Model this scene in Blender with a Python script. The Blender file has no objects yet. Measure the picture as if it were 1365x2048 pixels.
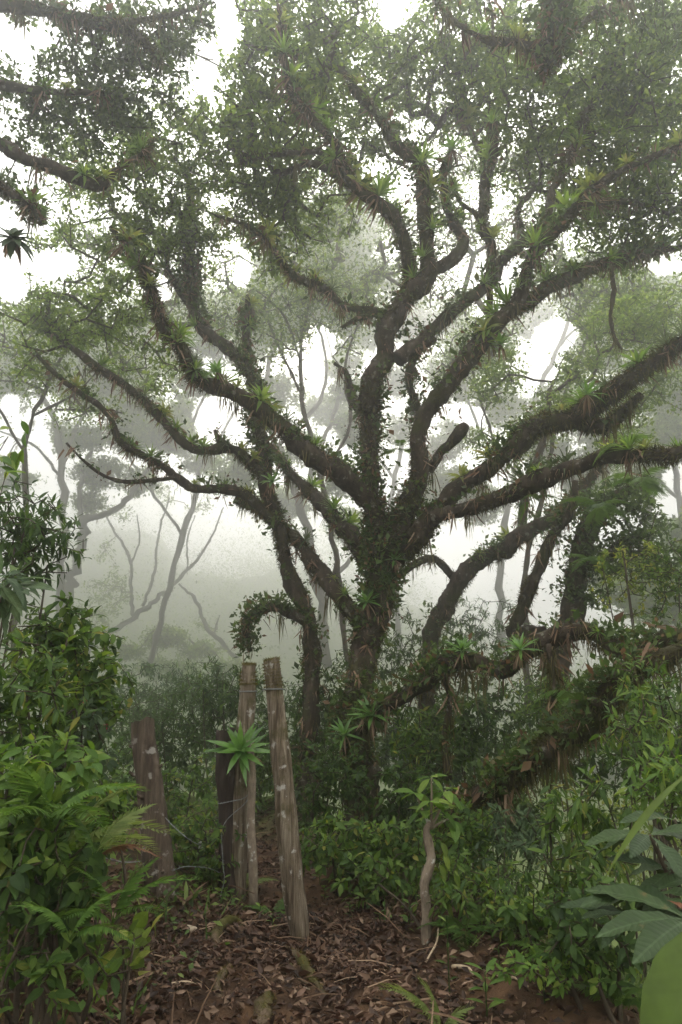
import bpy, math
import numpy as np
from mathutils import Matrix, Vector

sc = bpy.context.scene
COL = sc.collection
rng = np.random.default_rng(11)
R_ = math.radians

# ------------------------------------------------------------------ camera
CAM_H = 1.65
PITCH = R_(15.4)
cam_d = bpy.data.cameras.new('camera')
cam_d.sensor_fit = 'VERTICAL'
cam_d.sensor_height = 36.0
cam_d.lens = 24.0
cam_d.clip_start = 0.05
cam_d.clip_end = 1000
cam_d.dof.use_dof = True
cam_d.dof.focus_distance = 7.0
cam_d.dof.aperture_fstop = 11
cam = bpy.data.objects.new('camera', cam_d)
COL.objects.link(cam)
cam.location = (0, 0, CAM_H)
cam.rotation_euler = (math.pi / 2 + PITCH, 0, 0)
sc.camera = cam

# ------------------------------------------------------------------ world (fog-white overcast sky)
SUN_EL, SUN_ROT = R_(37), R_(2)
wd = bpy.data.worlds.new('World')
sc.world = wd
wd.use_nodes = True
wn = wd.node_tree
wn.nodes.clear()
w_out = wn.nodes.new('ShaderNodeOutputWorld')
w_bg = wn.nodes.new('ShaderNodeBackground')
w_sky = wn.nodes.new('ShaderNodeTexSky')
w_sky.sky_type = 'NISHITA'
w_sky.sun_disc = False
w_sky.sun_elevation = SUN_EL
w_sky.sun_rotation = SUN_ROT
w_sky.altitude = 1800
w_sky.dust_density = 6.0
w_mix = wn.nodes.new('ShaderNodeMix')
w_mix.data_type = 'RGBA'
w_mix.inputs[0].default_value = 0.88
w_mix.inputs[7].default_value = (15.2, 15.2, 14.5, 1)      # cloud deck
wn.links.new(w_sky.outputs[0], w_mix.inputs[6])
# overcast luminance distribution: the cloud deck is three times brighter overhead than at the horizon
w_tc = wn.nodes.new('ShaderNodeTexCoord')
w_sep = wn.nodes.new('ShaderNodeSeparateXYZ')
wn.links.new(w_tc.outputs['Generated'], w_sep.inputs[0])
w_mr = wn.nodes.new('ShaderNodeMapRange')
w_mr.inputs['From Min'].default_value = 0; w_mr.inputs['From Max'].default_value = 1
w_mr.inputs['To Min'].default_value = .32; w_mr.inputs['To Max'].default_value = 1.3
wn.links.new(w_sep.outputs[2], w_mr.inputs['Value'])
w_mul = wn.nodes.new('ShaderNodeMix'); w_mul.data_type = 'RGBA'; w_mul.blend_type = 'MULTIPLY'
w_mul.inputs[0].default_value = 1
wn.links.new(w_mix.outputs[2], w_mul.inputs[6]); wn.links.new(w_mr.outputs[0], w_mul.inputs[7])
wn.links.new(w_mul.outputs[2], w_bg.inputs[0])
w_bg.inputs[1].default_value = 0.13
wn.links.new(w_bg.outputs[0], w_out.inputs[0])

sun_d = bpy.data.lights.new('sun', 'SUN')
sun_d.energy = 1.5
sun_d.angle = R_(25)
sun_d.color = (1.0, 0.96, 0.88)
sun = bpy.data.objects.new('sun', sun_d)
COL.objects.link(sun)
# the brightest part of the cloud is ahead of the camera, a little to the right
sdir = Vector((math.sin(SUN_ROT) * math.cos(SUN_EL), math.cos(SUN_ROT) * math.cos(SUN_EL), math.sin(SUN_EL)))
sun.rotation_euler = sdir.to_track_quat('Z', 'Y').to_euler()

vs = sc.view_settings
vs.view_transform = 'Standard'
vs.look = 'None'
vs.gamma = 1
vs.use_curve_mapping = False
vs.exposure = 0.98
cy = sc.cycles
cy.use_denoising = True
try:
    cy.denoiser = 'OPENIMAGEDENOISE'
    cy.denoising_input_passes = 'RGB_ALBEDO_NORMAL'
    cy.denoising_prefilter = 'NONE'
    cy.denoising_quality = 'HIGH'
except Exception:
    pass
cy.max_bounces = 5
cy.diffuse_bounces = 3
cy.glossy_bounces = 1
cy.transmission_bounces = 3
cy.volume_bounces = 1
cy.transparent_max_bounces = 4
cy.sample_clamp_indirect = 4
cy.caustics_reflective = False
cy.caustics_refractive = False

# ------------------------------------------------------------------ maths helpers
F_PX = 1365.333
CP, SP = math.cos(PITCH), math.sin(PITCH)

def ray(px, py):
    u = (px - 682.5) / F_PX
    v = (1024 - py) / F_PX
    return np.array([u, CP - v * SP, SP + v * CP])

def W(px, py, Y):
    d = ray(px, py)
    return np.array([0, 0, CAM_H]) + d * (Y / d[1])

def mpp(p):                       # metres that one photo pixel covers at a point
    return max(0.3, p[1] * CP + (p[2] - CAM_H) * SP) / F_PX

def project(P):
    P = np.atleast_2d(P)
    z = P[:, 1] * CP + (P[:, 2] - CAM_H) * SP
    v = (-P[:, 1] * SP + (P[:, 2] - CAM_H) * CP) / z
    return 682.5 + P[:, 0] / z * F_PX, 1024 - v * F_PX, z

def nz(a):
    return a / np.maximum(np.linalg.norm(a, axis=-1, keepdims=True), 1e-9)

def hash3(i, j, k):
    h = (i * 374761393 + j * 668265263 + k * 2147483647) & 0xffffffff
    h = ((h ^ (h >> 13)) * 1274126177) & 0xffffffff
    return ((h ^ (h >> 16)) & 0xffff) / 65535.0

def vnoise(P):                    # value noise, -1..1
    P = np.asarray(P, float)
    i = np.floor(P).astype(np.int64)
    f = P - i
    f = f * f * (3 - 2 * f)
    r = 0
    for a in (0, 1):
        for b in (0, 1):
            for c in (0, 1):
                w = np.where(a, f[..., 0], 1 - f[..., 0]) * np.where(b, f[..., 1], 1 - f[..., 1]) * np.where(c, f[..., 2], 1 - f[..., 2])
                r = r + w * hash3(i[..., 0] + a, i[..., 1] + b, i[..., 2] + c)
    return r * 2 - 1

def sstep(a, b, x):
    t = np.clip((x - a) / (b - a), 0, 1)
    return t * t * (3 - 2 * t)

def path_x(y):
    return np.interp(y, [0, 3.2, 4.5, 5.5, 7, 8.5, 10, 13, 30], [0.25, 0.22, 0.08, -0.12, -0.5, -0.85, -1.15, -1.9, -8])

def g(x, y):
    x = np.asarray(x, float); y = np.asarray(y, float)
    d = x - path_x(y)
    far = sstep(4.5, 7.5, y)
    z = -0.10 * np.exp(-(d / 0.45) ** 2) * far
    z = z + 0.32 * sstep(0.7, 2.0, -d) * (1 - sstep(6, 9, y)) + 0.14 * sstep(0.35, 0.8, -d) * far
    edge = 1.35 - 0.55 * far
    z = z - 0.42 * np.clip(d - edge, 0, 14) * (1 - 0.5 * sstep(5, 14, d)) + 0.10 * np.exp(-((d - edge + .25) / 0.3) ** 2)
    z = z - 0.10 * np.clip(y - 12, 0, 40)
    z = z - 0.30 * np.clip(-x - 4.5, 0, 22) * sstep(5, 9, y)
    z = z + 0.05 * vnoise(np.stack([x * 1.1, y * 1.1, x * 0 + 3.1], -1)) + 0.035 * vnoise(np.stack([x * 2.9, y * 2.9, x * 0 + 1.7], -1)) + 0.022 * vnoise(np.stack([x * 5.3, y * 5.3, x * 0 + 9.7], -1))
    return z

def hit(px, py):                  # where the line of sight meets the ground
    d = ray(px, py); o = np.array([0, 0, CAM_H])
    ts = np.linspace(1.0, 40, 4000)
    P = o + ts[:, None] * d
    below = P[:, 2] < g(P[:, 0], P[:, 1])
    k = int(np.argmax(below)) if below.any() else 3999
    p = P[k]; p[2] = float(g(p[0], p[1]))
    return p

# ------------------------------------------------------------------ mesh helpers
def mk(name, V, Fs, mat, parent=None, smooth=False, tint=None, link=True, origin=None):
    """One mesh object. Fs: an (M,k) index array or a list of such arrays."""
    if not isinstance(Fs, (list, tuple)):
        Fs = [Fs]
    Fs = [np.asarray(f, np.int32) for f in Fs if len(f)]
    V = np.asarray(V, np.float32)
    if origin is not None:
        V = V - np.asarray(origin, np.float32)
    me = bpy.data.meshes.new(name)
    me.vertices.add(len(V))
    me.vertices.foreach_set('co', V.ravel())
    loops = np.concatenate([f.ravel() for f in Fs])
    tot = np.concatenate([np.full(len(f), f.shape[1], np.int32) for f in Fs])
    start = np.concatenate([[0], np.cumsum(tot)[:-1]]).astype(np.int32)
    me.loops.add(len(loops))
    me.loops.foreach_set('vertex_index', loops)
    me.polygons.add(len(tot))
    me.polygons.foreach_set('loop_start', start)
    if smooth:
        me.polygons.foreach_set('use_smooth', np.ones(len(tot), bool))
    if tint is not None:
        a = me.attributes.new('tint', 'FLOAT', 'POINT')
        a.data.foreach_set('value', np.asarray(tint, np.float32))
    me.update(calc_edges=True)
    me.validate()
    if mat is not None:
        me.materials.append(mat)
    if not link:
        return me
    o = bpy.data.objects.new(name, me)
    COL.objects.link(o)
    if parent is not None:
        o.parent = parent
    return o

def empty(name, loc):
    o = bpy.data.objects.new(name, None)
    o.empty_display_size = 0.1
    COL.objects.link(o)
    o.location = [float(a) for a in loc]
    return o

def tag(o, label=None, cat=None, group=None, kind=None):
    if label: o['label'] = label
    if cat: o['category'] = cat
    if group: o['group'] = group
    if kind: o['kind'] = kind
    return o

def place(name, mesh, parent, pos, R, s, origin):
    o = bpy.data.objects.new(name, mesh)
    COL.objects.link(o)
    o.parent = parent
    m = Matrix.Identity(4)
    q = pos - origin
    for i in range(3):
        for j in range(3):
            m[i][j] = float(R[i, j] * s)
        m[i][3] = float(q[i])
    o.matrix_local = m
    return o

def frames(d, n):                 # rotation matrices: local Y = d, local Z near n
    d = nz(d)
    x = nz(np.cross(d, n))
    z = np.cross(x, d)
    return np.stack([x, d, z], -1)

def stamp(tv, tf, pos, R, s):
    tv = np.asarray(tv, float); tf = np.asarray(tf)
    N = len(pos)
    s = np.broadcast_to(np.asarray(s, float), (N,))
    V = np.einsum('nij,kj->nki', R, tv) * s[:, None, None] + pos[:, None, :]
    Fo = tf[None] + (np.arange(N) * len(tv))[:, None, None]
    return V.reshape(-1, 3), Fo.reshape(-1, tf.shape[1])

def rdir(n):
    return nz(rng.normal(size=(n, 3)))

def catmull(P, n_per):
    P = np.asarray(P, float)
    Q = np.vstack([2 * P[0] - P[1], P, 2 * P[-1] - P[-2]])
    out = []
    for i in range(1, len(Q) - 2):
        t = np.linspace(0, 1, n_per, endpoint=False)[:, None]
        a, b, c, d = Q[i - 1], Q[i], Q[i + 1], Q[i + 2]
        out.append(0.5 * (2 * b + (c - a) * t + (2 * a - 5 * b + 4 * c - d) * t ** 2 + (3 * b - a - 3 * c + d) * t ** 3))
    out.append(P[-1:])
    return np.vstack(out)

def sweep_frames(P):
    T = np.gradient(P, axis=0)
    T = nz(T)
    U = np.zeros_like(P)
    u = np.cross(T[0], [0.3, 0.9, 0.2]); u /= np.linalg.norm(u)
    for i in range(len(P)):
        u = u - T[i] * (u @ T[i])
        u /= max(np.linalg.norm(u), 1e-9)
        U[i] = u
    return T, U, np.cross(T, U)

def tube(P, rad, sides=10, amp=0.12, freq=3.0, caps=True):
    P = np.asarray(P, float); rad = np.asarray(rad, float)
    T, U, B = sweep_frames(P)
    a = np.linspace(0, 2 * math.pi, sides, endpoint=False)
    N = U[:, None] * np.cos(a)[None, :, None] + B[:, None] * np.sin(a)[None, :, None]
    base = P[:, None] + N * rad[:, None, None]
    dn = vnoise(base * freq) * amp + vnoise(base * freq * 2.7 + 5) * amp * 0.6 + vnoise(base * freq * 6.1 + 9) * amp * 0.35
    V = P[:, None] + N * (rad[:, None] * (1 + dn))[..., None]
    n = len(P)
    i = np.arange(n - 1)[:, None] * sides; j = np.arange(sides)[None]; k = (j + 1) % sides
    Fq = np.stack([i + j, i + k, i + sides + k, i + sides + j], -1).reshape(-1, 4)
    V = V.reshape(-1, 3)
    Fs = [Fq]
    if caps:
        V = np.vstack([V, P[:1], P[-1:]])
        j = np.arange(sides); k = (j + 1) % sides
        Fs.append(np.stack([k, j, np.full(sides, n * sides)], -1))
        Fs.append(np.stack([(n - 1) * sides + j, (n - 1) * sides + k, np.full(sides, n * sides + 1)], -1))
    return V, Fs

class Acc:                        # gathers geometry for one mesh
    def __init__(s): s.V, s.F, s.T, s.n = [], [], [], 0
    def add(s, V, Fs, tint=None):
        if not isinstance(Fs, (list, tuple)): Fs = [Fs]
        for f in Fs: s.F.append(np.asarray(f) + s.n)
        s.V.append(V); s.n += len(V)
        s.T.append(np.zeros(len(V)) if tint is None else np.broadcast_to(tint, (len(V),)))
    def leaves(s, tmpl, pos, R, sz):
        if len(pos) == 0: return
        V, Fo = stamp(tmpl[0], tmpl[1], pos, R, sz)
        s.add(V, Fo, np.repeat(rng.random(len(pos)), len(tmpl[0])))
    def build(s, name, mat, parent=None, smooth=False, origin=None):
        if not s.V: return None
        by = {}
        for f in s.F: by.setdefault(f.shape[1], []).append(f)
        return mk(name, np.vstack(s.V), [np.vstack(v) for v in by.values()], mat, parent, smooth, np.concatenate(s.T), origin=origin)

# ------------------------------------------------------------------ materials
def new_mat(name):
    m = bpy.data.materials.new(name); m.use_nodes = True
    nt = m.node_tree; nt.nodes.clear()
    return m, nt, nt.nodes.new('ShaderNodeOutputMaterial')

def ramp(nt, stops):
    r = nt.nodes.new('ShaderNodeValToRGB')
    e = r.color_ramp.elements
    while len(e) > 1: e.remove(e[-1])
    e[0].position, e[0].color = stops[0][0], (*stops[0][1], 1)
    for p, c in stops[1:]:
        x = e.new(p); x.color = (*c, 1)
    return r

def noise_node(nt, scale, detail=4, rough=0.6, coord=None):
    n = nt.nodes.new('ShaderNodeTexNoise')
    n.inputs['Scale'].default_value = scale
    n.inputs['Detail'].default_value = detail
    n.inputs['Roughness'].default_value = rough
    if coord is not None: nt.links.new(coord, n.inputs['Vector'])
    return n

def leaf_mat(name, stops, per_object=False, trans=0.38, rough=0.5, spec=0.2, vein=False):
    m, nt, out = new_mat(name)
    if per_object:
        src = nt.nodes.new('ShaderNodeObjectInfo').outputs['Random']
    else:
        a = nt.nodes.new('ShaderNodeAttribute'); a.attribute_name = 'tint'; src = a.outputs['Fac']
    r = ramp(nt, stops)
    nt.links.new(src, r.inputs[0])
    col = r.outputs[0]
    geo = nt.nodes.new('ShaderNodeNewGeometry')
    n = noise_node(nt, 22 if per_object else 3.0, 3, 0.6, geo.outputs['Position'])
    hsv = nt.nodes.new('ShaderNodeHueSaturation')
    mr = nt.nodes.new('ShaderNodeMapRange')
    mr.inputs['To Min'].default_value = 0.55; mr.inputs['To Max'].default_value = 1.45
    nt.links.new(n.outputs[0], mr.inputs['Value'])
    nt.links.new(mr.outputs[0], hsv.inputs['Value'])
    nt.links.new(col, hsv.inputs['Color'])
    b = nt.nodes.new('ShaderNodeBsdfPrincipled')
    b.inputs['Roughness'].default_value = rough
    b.inputs['Specular IOR Level'].default_value = spec
    nt.links.new(hsv.outputs[0], b.inputs['Base Color'])
    if vein:
        # side veins running out from a pale midrib, in the leaf's own coordinates, with blotchy wear
        tc = nt.nodes.new('ShaderNodeTexCoord'); sp = nt.nodes.new('ShaderNodeSeparateXYZ')
        nt.links.new(tc.outputs['Object'], sp.inputs[0])
        def mth(op, a, bb, c=None):
            q = nt.nodes.new('ShaderNodeMath'); q.operation = op
            for i_, v_ in enumerate((a, bb) if c is None else (a, bb, c)):
                if hasattr(v_, 'is_output'): nt.links.new(v_, q.inputs[i_])
                else: q.inputs[i_].default_value = v_
            return q.outputs[0]
        ax = mth('ABSOLUTE', sp.outputs[0], 0)
        ph = mth('SUBTRACT', sp.outputs[1], mth('MULTIPLY', ax, .9))
        vv = mth('PINGPONG', mth('MULTIPLY', ph, 14.0), .5)
        line = mth('LESS_THAN', vv, .07)
        rib = mth('LESS_THAN', ax, .010)
        fac = mth('MULTIPLY', mth('MAXIMUM', mth('MULTIPLY', line, .35), mth('MULTIPLY', rib, .7)), float(vein))
        mv = nt.nodes.new('ShaderNodeMix'); mv.data_type = 'RGBA'
        hv = nt.nodes.new('ShaderNodeHueSaturation'); hv.inputs['Value'].default_value = 1.9; hv.inputs['Saturation'].default_value = .85
        nt.links.new(hsv.outputs[0], hv.inputs['Color'])
        nt.links.new(fac, mv.inputs[0]); nt.links.new(hsv.outputs[0], mv.inputs[6]); nt.links.new(hv.outputs[0], mv.inputs[7])
        nb = noise_node(nt, 14, 4, .6, geo.outputs['Position'])
        rb = ramp(nt, [(.66, (0, 0, 0)), (.72, (1, 1, 1))]); nt.links.new(nb.outputs[0], rb.inputs[0])
        mw = nt.nodes.new('ShaderNodeMix'); mw.data_type = 'RGBA'
        nt.links.new(rb.outputs[0], mw.inputs[0]); nt.links.new(mv.outputs[2], mw.inputs[6]); mw.inputs[7].default_value = (.10, .075, .03, 1)
        nt.links.new(mw.outputs[2], b.inputs['Base Color'])
        bp = nt.nodes.new('ShaderNodeBump'); bp.inputs['Strength'].default_value = .5 * float(vein); bp.inputs['Distance'].default_value = .004
        hgt = mth('ADD', vv, mth('MULTIPLY', nb.outputs[0], .6))
        nt.links.new(hgt, bp.inputs['Height']); nt.links.new(bp.outputs[0], b.inputs['Normal'])
    t = nt.nodes.new('ShaderNodeBsdfTranslucent')
    h2 = nt.nodes.new('ShaderNodeHueSaturation')
    h2.inputs['Hue'].default_value = 0.485; h2.inputs['Saturation'].default_value = 1.08; h2.inputs['Value'].default_value = 2.6
    nt.links.new(hsv.outputs[0], h2.inputs['Color'])
    nt.links.new(h2.outputs[0], t.inputs['Color'])
    mx = nt.nodes.new('ShaderNodeMixShader'); mx.inputs[0].default_value = trans
    nt.links.new(b.outputs[0], mx.inputs[1]); nt.links.new(t.outputs[0], mx.inputs[2])
    nt.links.new(mx.outputs[0], out.inputs[0])
    return m

def bark_mat(name, stops, scale=6, stretch=(1, 1, .25), moss=None, moss_amt=0.5, rough=0.9, bump=0.6, spots=None):
    m, nt, out = new_mat(name)
    tc = nt.nodes.new('ShaderNodeTexCoord')
    mp = nt.nodes.new('ShaderNodeMapping'); mp.inputs['Scale'].default_value = stretch
    nt.links.new(tc.outputs['Object'], mp.inputs[0])
    n = noise_node(nt, scale, 8, 0.68, mp.outputs[0])
    r = ramp(nt, stops); nt.links.new(n.outputs[0], r.inputs[0])
    col = r.outputs[0]
    if spots:
        n3 = noise_node(nt, 11, 5, 0.6, tc.outputs['Object'])
        r3 = ramp(nt, [(0.60, (0, 0, 0)), (0.66, (1, 1, 1))]); nt.links.new(n3.outputs[0], r3.inputs[0])
        mx = nt.nodes.new('ShaderNodeMix'); mx.data_type = 'RGBA'
        nt.links.new(r3.outputs[0], mx.inputs[0]); nt.links.new(col, mx.inputs[6]); mx.inputs[7].default_value = (*spots, 1)
        col = mx.outputs[2]
    if moss:
        n2 = noise_node(nt, 2.6, 6, 0.7, tc.outputs['Object'])
        r2 = ramp(nt, [(0.62 - moss_amt * .3, (0, 0, 0)), (0.72 - moss_amt * .3, (1, 1, 1))]); nt.links.new(n2.outputs[0], r2.inputs[0])
        mx = nt.nodes.new('ShaderNodeMix'); mx.data_type = 'RGBA'
        nt.links.new(r2.outputs[0], mx.inputs[0]); nt.links.new(col, mx.inputs[6]); mx.inputs[7].default_value = (*moss, 1)
        col = mx.outputs[2]
    b = nt.nodes.new('ShaderNodeBsdfPrincipled')
    b.inputs['Roughness'].default_value = rough
    b.inputs['Specular IOR Level'].default_value = 0.2
    nt.links.new(col, b.inputs['Base Color'])
    bp = nt.nodes.new('ShaderNodeBump'); bp.inputs['Strength'].default_value = bump; bp.inputs['Distance'].default_value = 0.035
    nt.links.new(n.outputs[0], bp.inputs['Height']); nt.links.new(bp.outputs[0], b.inputs['Normal'])
    nt.links.new(b.outputs[0], out.inputs[0])
    return m

M = {}
M['bark'] = bark_mat('mossy_bark', [(.30, (.012, .008, .006)), (.48, (.036, .025, .017)), (.64, (.075, .056, .040)), (.8, (.15, .13, .105))], 11, (1, 1, .45), (.036, .038, .009), .35, bump=1.0, spots=(.15, .15, .12))
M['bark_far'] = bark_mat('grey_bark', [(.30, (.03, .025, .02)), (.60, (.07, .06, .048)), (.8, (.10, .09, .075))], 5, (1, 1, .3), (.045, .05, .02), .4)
M['twig'] = bark_mat('twig_bark', [(.3, (.03, .022, .015)), (.7, (.08, .062, .042))], 9, (1, 1, 1))
M['post'] = bark_mat('weathered_post_wood', [(.28, (.024, .016, .010)), (.42, (.075, .052, .032)), (.58, (.21, .168, .12)), (.8, (.40, .35, .28))], 34, (1, 1, .06), (.06, .05, .012), .30, bump=1.0, spots=(.42, .40, .36))
M['post_dark'] = bark_mat('dark_rotten_wood', [(.28, (.012, .008, .007)), (.5, (.04, .027, .022)), (.75, (.10, .075, .06))], 14, (1, 1, .12), (.05, .045, .02), .08, bump=1.0)
M['stump'] = bark_mat('brown_trunk_bark', [(.28, (.022, .015, .011)), (.45, (.066, .046, .033)), (.62, (.12, .09, .066)), (.8, (.19, .155, .12))], 22, (1, 1, .12), (.06, .05, .02), .05, bump=1.0, spots=(.26, .24, .21))
M['cut_wood'] = bark_mat('cut_wood', [(.3, (.10, .065, .04)), (.7, (.26, .19, .13))], 30, (1, 1, 1))
M['sapling'] = bark_mat('pale_sapling_bark', [(.3, (.10, .075, .055)), (.6, (.24, .19, .14)), (.8, (.36, .30, .24))], 22, (1, 1, .5), (.07, .07, .03), .15, spots=(.5, .48, .44))
M['root'] = bark_mat('mossy_root', [(.3, (.04, .028, .018)), (.7, (.12, .085, .055))], 14, (1, 1, 1), (.055, .05, .012), .45)
M['moss'] = leaf_mat('moss', [(0, (.014, .012, .004)), (.35, (.032, .030, .007)), (.75, (.066, .068, .012)), (1, (.064, .042, .016))], trans=.25, rough=.9, spec=.05)
M['moss_yellow'] = leaf_mat('yellow_moss', [(0, (.045, .038, .010)), (.5, (.085, .074, .013)), (1, (.14, .115, .02))], trans=.2, rough=.9, spec=.05)
M['beard'] = leaf_mat('hanging_moss', [(0, (.045, .038, .016)), (.6, (.085, .078, .03)), (1, (.13, .115, .055))], trans=.35, rough=.9, spec=.05)
M['epi'] = leaf_mat('epiphyte_leaf', [(0, (.022, .040, .010)), (.5, (.045, .078, .018)), (.85, (.07, .105, .026)), (.9, (.11, .065, .03)), (1, (.08, .045, .025))], trans=.35)
M['canopy'] = leaf_mat('canopy_leaf', [(0, (.034, .058, .014)), (.6, (.066, .106, .022)), (1, (.12, .16, .036))], trans=.7, rough=.5, spec=.25)
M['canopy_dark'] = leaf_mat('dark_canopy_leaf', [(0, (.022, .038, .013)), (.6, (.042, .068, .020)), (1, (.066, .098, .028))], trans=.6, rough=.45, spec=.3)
M['dead'] = leaf_mat('dead_strap', [(0, (.075, .045, .028)), (.5, (.15, .095, .06)), (1, (.26, .185, .125))], trans=.2, rough=.8, spec=.1)
M['litter'] = leaf_mat('dead_leaf_litter', [(0, (.018, .010, .007)), (.45, (.055, .029, .018)), (.8, (.10, .056, .034)), (1, (.20, .135, .09))], trans=.1, rough=.6, spec=.25)
M['litter_one'] = leaf_mat('single_dead_leaf', [(0, (.026, .014, .010)), (.5, (.075, .040, .025)), (.8, (.12, .066, .04)), (1, (.22, .145, .10))], True, trans=.1, rough=.55, spec=.3)
M['brom'] = leaf_mat('bromeliad_leaf', [(0, (.045, .095, .018)), (.6, (.095, .165, .03)), (1, (.17, .23, .05))], trans=.5, rough=.35, spec=.4)
M['brom_pale'] = leaf_mat('bromeliad_leaf_pale', [(0, (.08, .11, .025)), (.6, (.14, .17, .04)), (1, (.20, .17, .06))], trans=.5, rough=.4)
M['brom_grey'] = leaf_mat('bromeliad_leaf_grey', [(0, (.035, .06, .022)), (1, (.085, .11, .05))], trans=.4, rough=.5)
M['brom_near'] = leaf_mat('bromeliad_leaf_bright', [(0, (.050, .115, .022)), (1, (.10, .20, .036))], True, trans=.35, rough=.3, spec=.45)
M['grass'] = leaf_mat('ground_herb', [(0, (.030, .060, .014)), (.6, (.060, .11, .022)), (1, (.12, .16, .04))], trans=.35)
M['fern'] = leaf_mat('fern_frond', [(0, (.040, .085, .016)), (1, (.085, .15, .03))], True, trans=.35, rough=.5)
M['fern_pale'] = leaf_mat('fern_frond_pale', [(0, (.09, .13, .03)), (1, (.15, .18, .06))], True, trans=.35, rough=.5)
M['fern_dead'] = leaf_mat('fern_frond_dead', [(0, (.12, .06, .035)), (1, (.18, .095, .055))], True, trans=.25, rough=.8)
GREENS = {
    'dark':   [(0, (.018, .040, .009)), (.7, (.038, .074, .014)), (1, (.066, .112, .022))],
    'mid':    [(0, (.026, .056, .011)), (.5, (.052, .100, .016)), (.93, (.10, .155, .026)), (1, (.19, .17, .035))],
    'bright': [(0, (.042, .090, .014)), (.7, (.085, .150, .022)), (1, (.16, .21, .036))],
    'grey':   [(0, (.035, .060, .028)), (.7, (.060, .095, .042)), (1, (.09, .13, .055))],
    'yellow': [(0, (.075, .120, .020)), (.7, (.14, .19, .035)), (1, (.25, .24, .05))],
}
for k, v in GREENS.items():
    M['leaf_' + k] = leaf_mat('foliage_' + k, v, False)
    M['one_' + k] = leaf_mat('leaf_' + k, v, True, vein=True)
M['glossy'] = leaf_mat('glossy_dark_leaf', [(0, (.015, .030, .009)), (1, (.028, .048, .014))], True, trans=.10, rough=.5, spec=.16, vein=True)
M['lime'] = leaf_mat('lime_leaf', [(0, (.050, .085, .014)), (1, (.070, .105, .02))], True, trans=.35, rough=.4, vein=.12)
M['rust'] = leaf_mat('rusty_dying_leaf', [(0, (.07, .018, .010)), (1, (.12, .05, .02))], True, trans=.15)
M['flower'] = leaf_mat('pink_flower', [(0, (.45, .01, .06)), (1, (.6, .03, .10))], True)

def soil_mat():
    m, nt, out = new_mat('forest_soil')
    geo = nt.nodes.new('ShaderNodeNewGeometry')
    n = noise_node(nt, 3.2, 9, 0.7, geo.outputs['Position'])
    r = ramp(nt, [(.3, (.022, .013, .008)), (.48, (.060, .034, .020)), (.62, (.115, .064, .034)), (.8, (.18, .105, .058))])
    nt.links.new(n.outputs[0], r.inputs[0])
    # grass-covered slope away from the trail, bare soil under the trees
    sx = nt.nodes.new('ShaderNodeSeparateXYZ'); nt.links.new(geo.outputs['Position'], sx.inputs[0])
    rr = nt.nodes.new('ShaderNodeMapRange'); rr.inputs['From Min'].default_value = 2.2; rr.inputs['From Max'].default_value = 4.0
    nt.links.new(sx.outputs[0], rr.inputs['Value'])
    r2 = nt.nodes.new('ShaderNodeMapRange'); r2.inputs['From Min'].default_value = 9; r2.inputs['From Max'].default_value = 12
    nt.links.new(sx.outputs[1], r2.inputs['Value'])
    mxm = nt.nodes.new('ShaderNodeMath'); mxm.operation = 'MAXIMUM'
    nt.links.new(rr.outputs[0], mxm.inputs[0]); nt.links.new(r2.outputs[0], mxm.inputs[1])
    n2 = noise_node(nt, 2.0, 6, .7, geo.outputs['Position'])
    gr = ramp(nt, [(.3, (.04, .06, .015)), (.7, (.13, .17, .045))]); nt.links.new(n2.outputs[0], gr.inputs[0])
    mx = nt.nodes.new('ShaderNodeMix'); mx.data_type = 'RGBA'
    nt.links.new(mxm.outputs[0], mx.inputs[0]); nt.links.new(r.outputs[0], mx.inputs[6]); nt.links.new(gr.outputs[0], mx.inputs[7])
    b = nt.nodes.new('ShaderNodeBsdfPrincipled'); b.inputs['Roughness'].default_value = .95
    b.inputs['Specular IOR Level'].default_value = .15
    nt.links.new(mx.outputs[2], b.inputs['Base Color'])
    n3 = noise_node(nt, 28, 8, .75, geo.outputs['Position'])
    bp = nt.nodes.new('ShaderNodeBump'); bp.inputs['Strength'].default_value = .9; bp.inputs['Distance'].default_value = .03
    nt.links.new(n3.outputs[0], bp.inputs['Height']); nt.links.new(bp.outputs[0], b.inputs['Normal'])
    nt.links.new(b.outputs[0], out.inputs[0])
    return m
M['soil'] = soil_mat()

def plain_mat(name, col, rough=.6, metal=0):
    m, nt, out = new_mat(name)
    b = nt.nodes.new('ShaderNodeBsdfPrincipled')
    tc = nt.nodes.new('ShaderNodeTexCoord')
    n = noise_node(nt, 18, 5, .7, tc.outputs['Object'])
    r = ramp(nt, [(.3, tuple(c * .55 for c in col)), (.7, tuple(min(1, c * 1.3) for c in col))])
    nt.links.new(n.outputs[0], r.inputs[0]); nt.links.new(r.outputs[0], b.inputs['Base Color'])
    b.inputs['Roughness'].default_value = rough; b.inputs['Metallic'].default_value = metal
    nt.links.new(b.outputs[0], out.inputs[0])
    return m
M['wire'] = plain_mat('galvanised_wire', (.22, .23, .24), .5, .6)
M['stone'] = plain_mat('pale_stone', (.30, .24, .17), .9)
M['pale_stick'] = plain_mat('pale_stick', (.36, .27, .18), .85)
M['rag'] = plain_mat('white_rag', (.7, .7, .7), .8)

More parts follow.
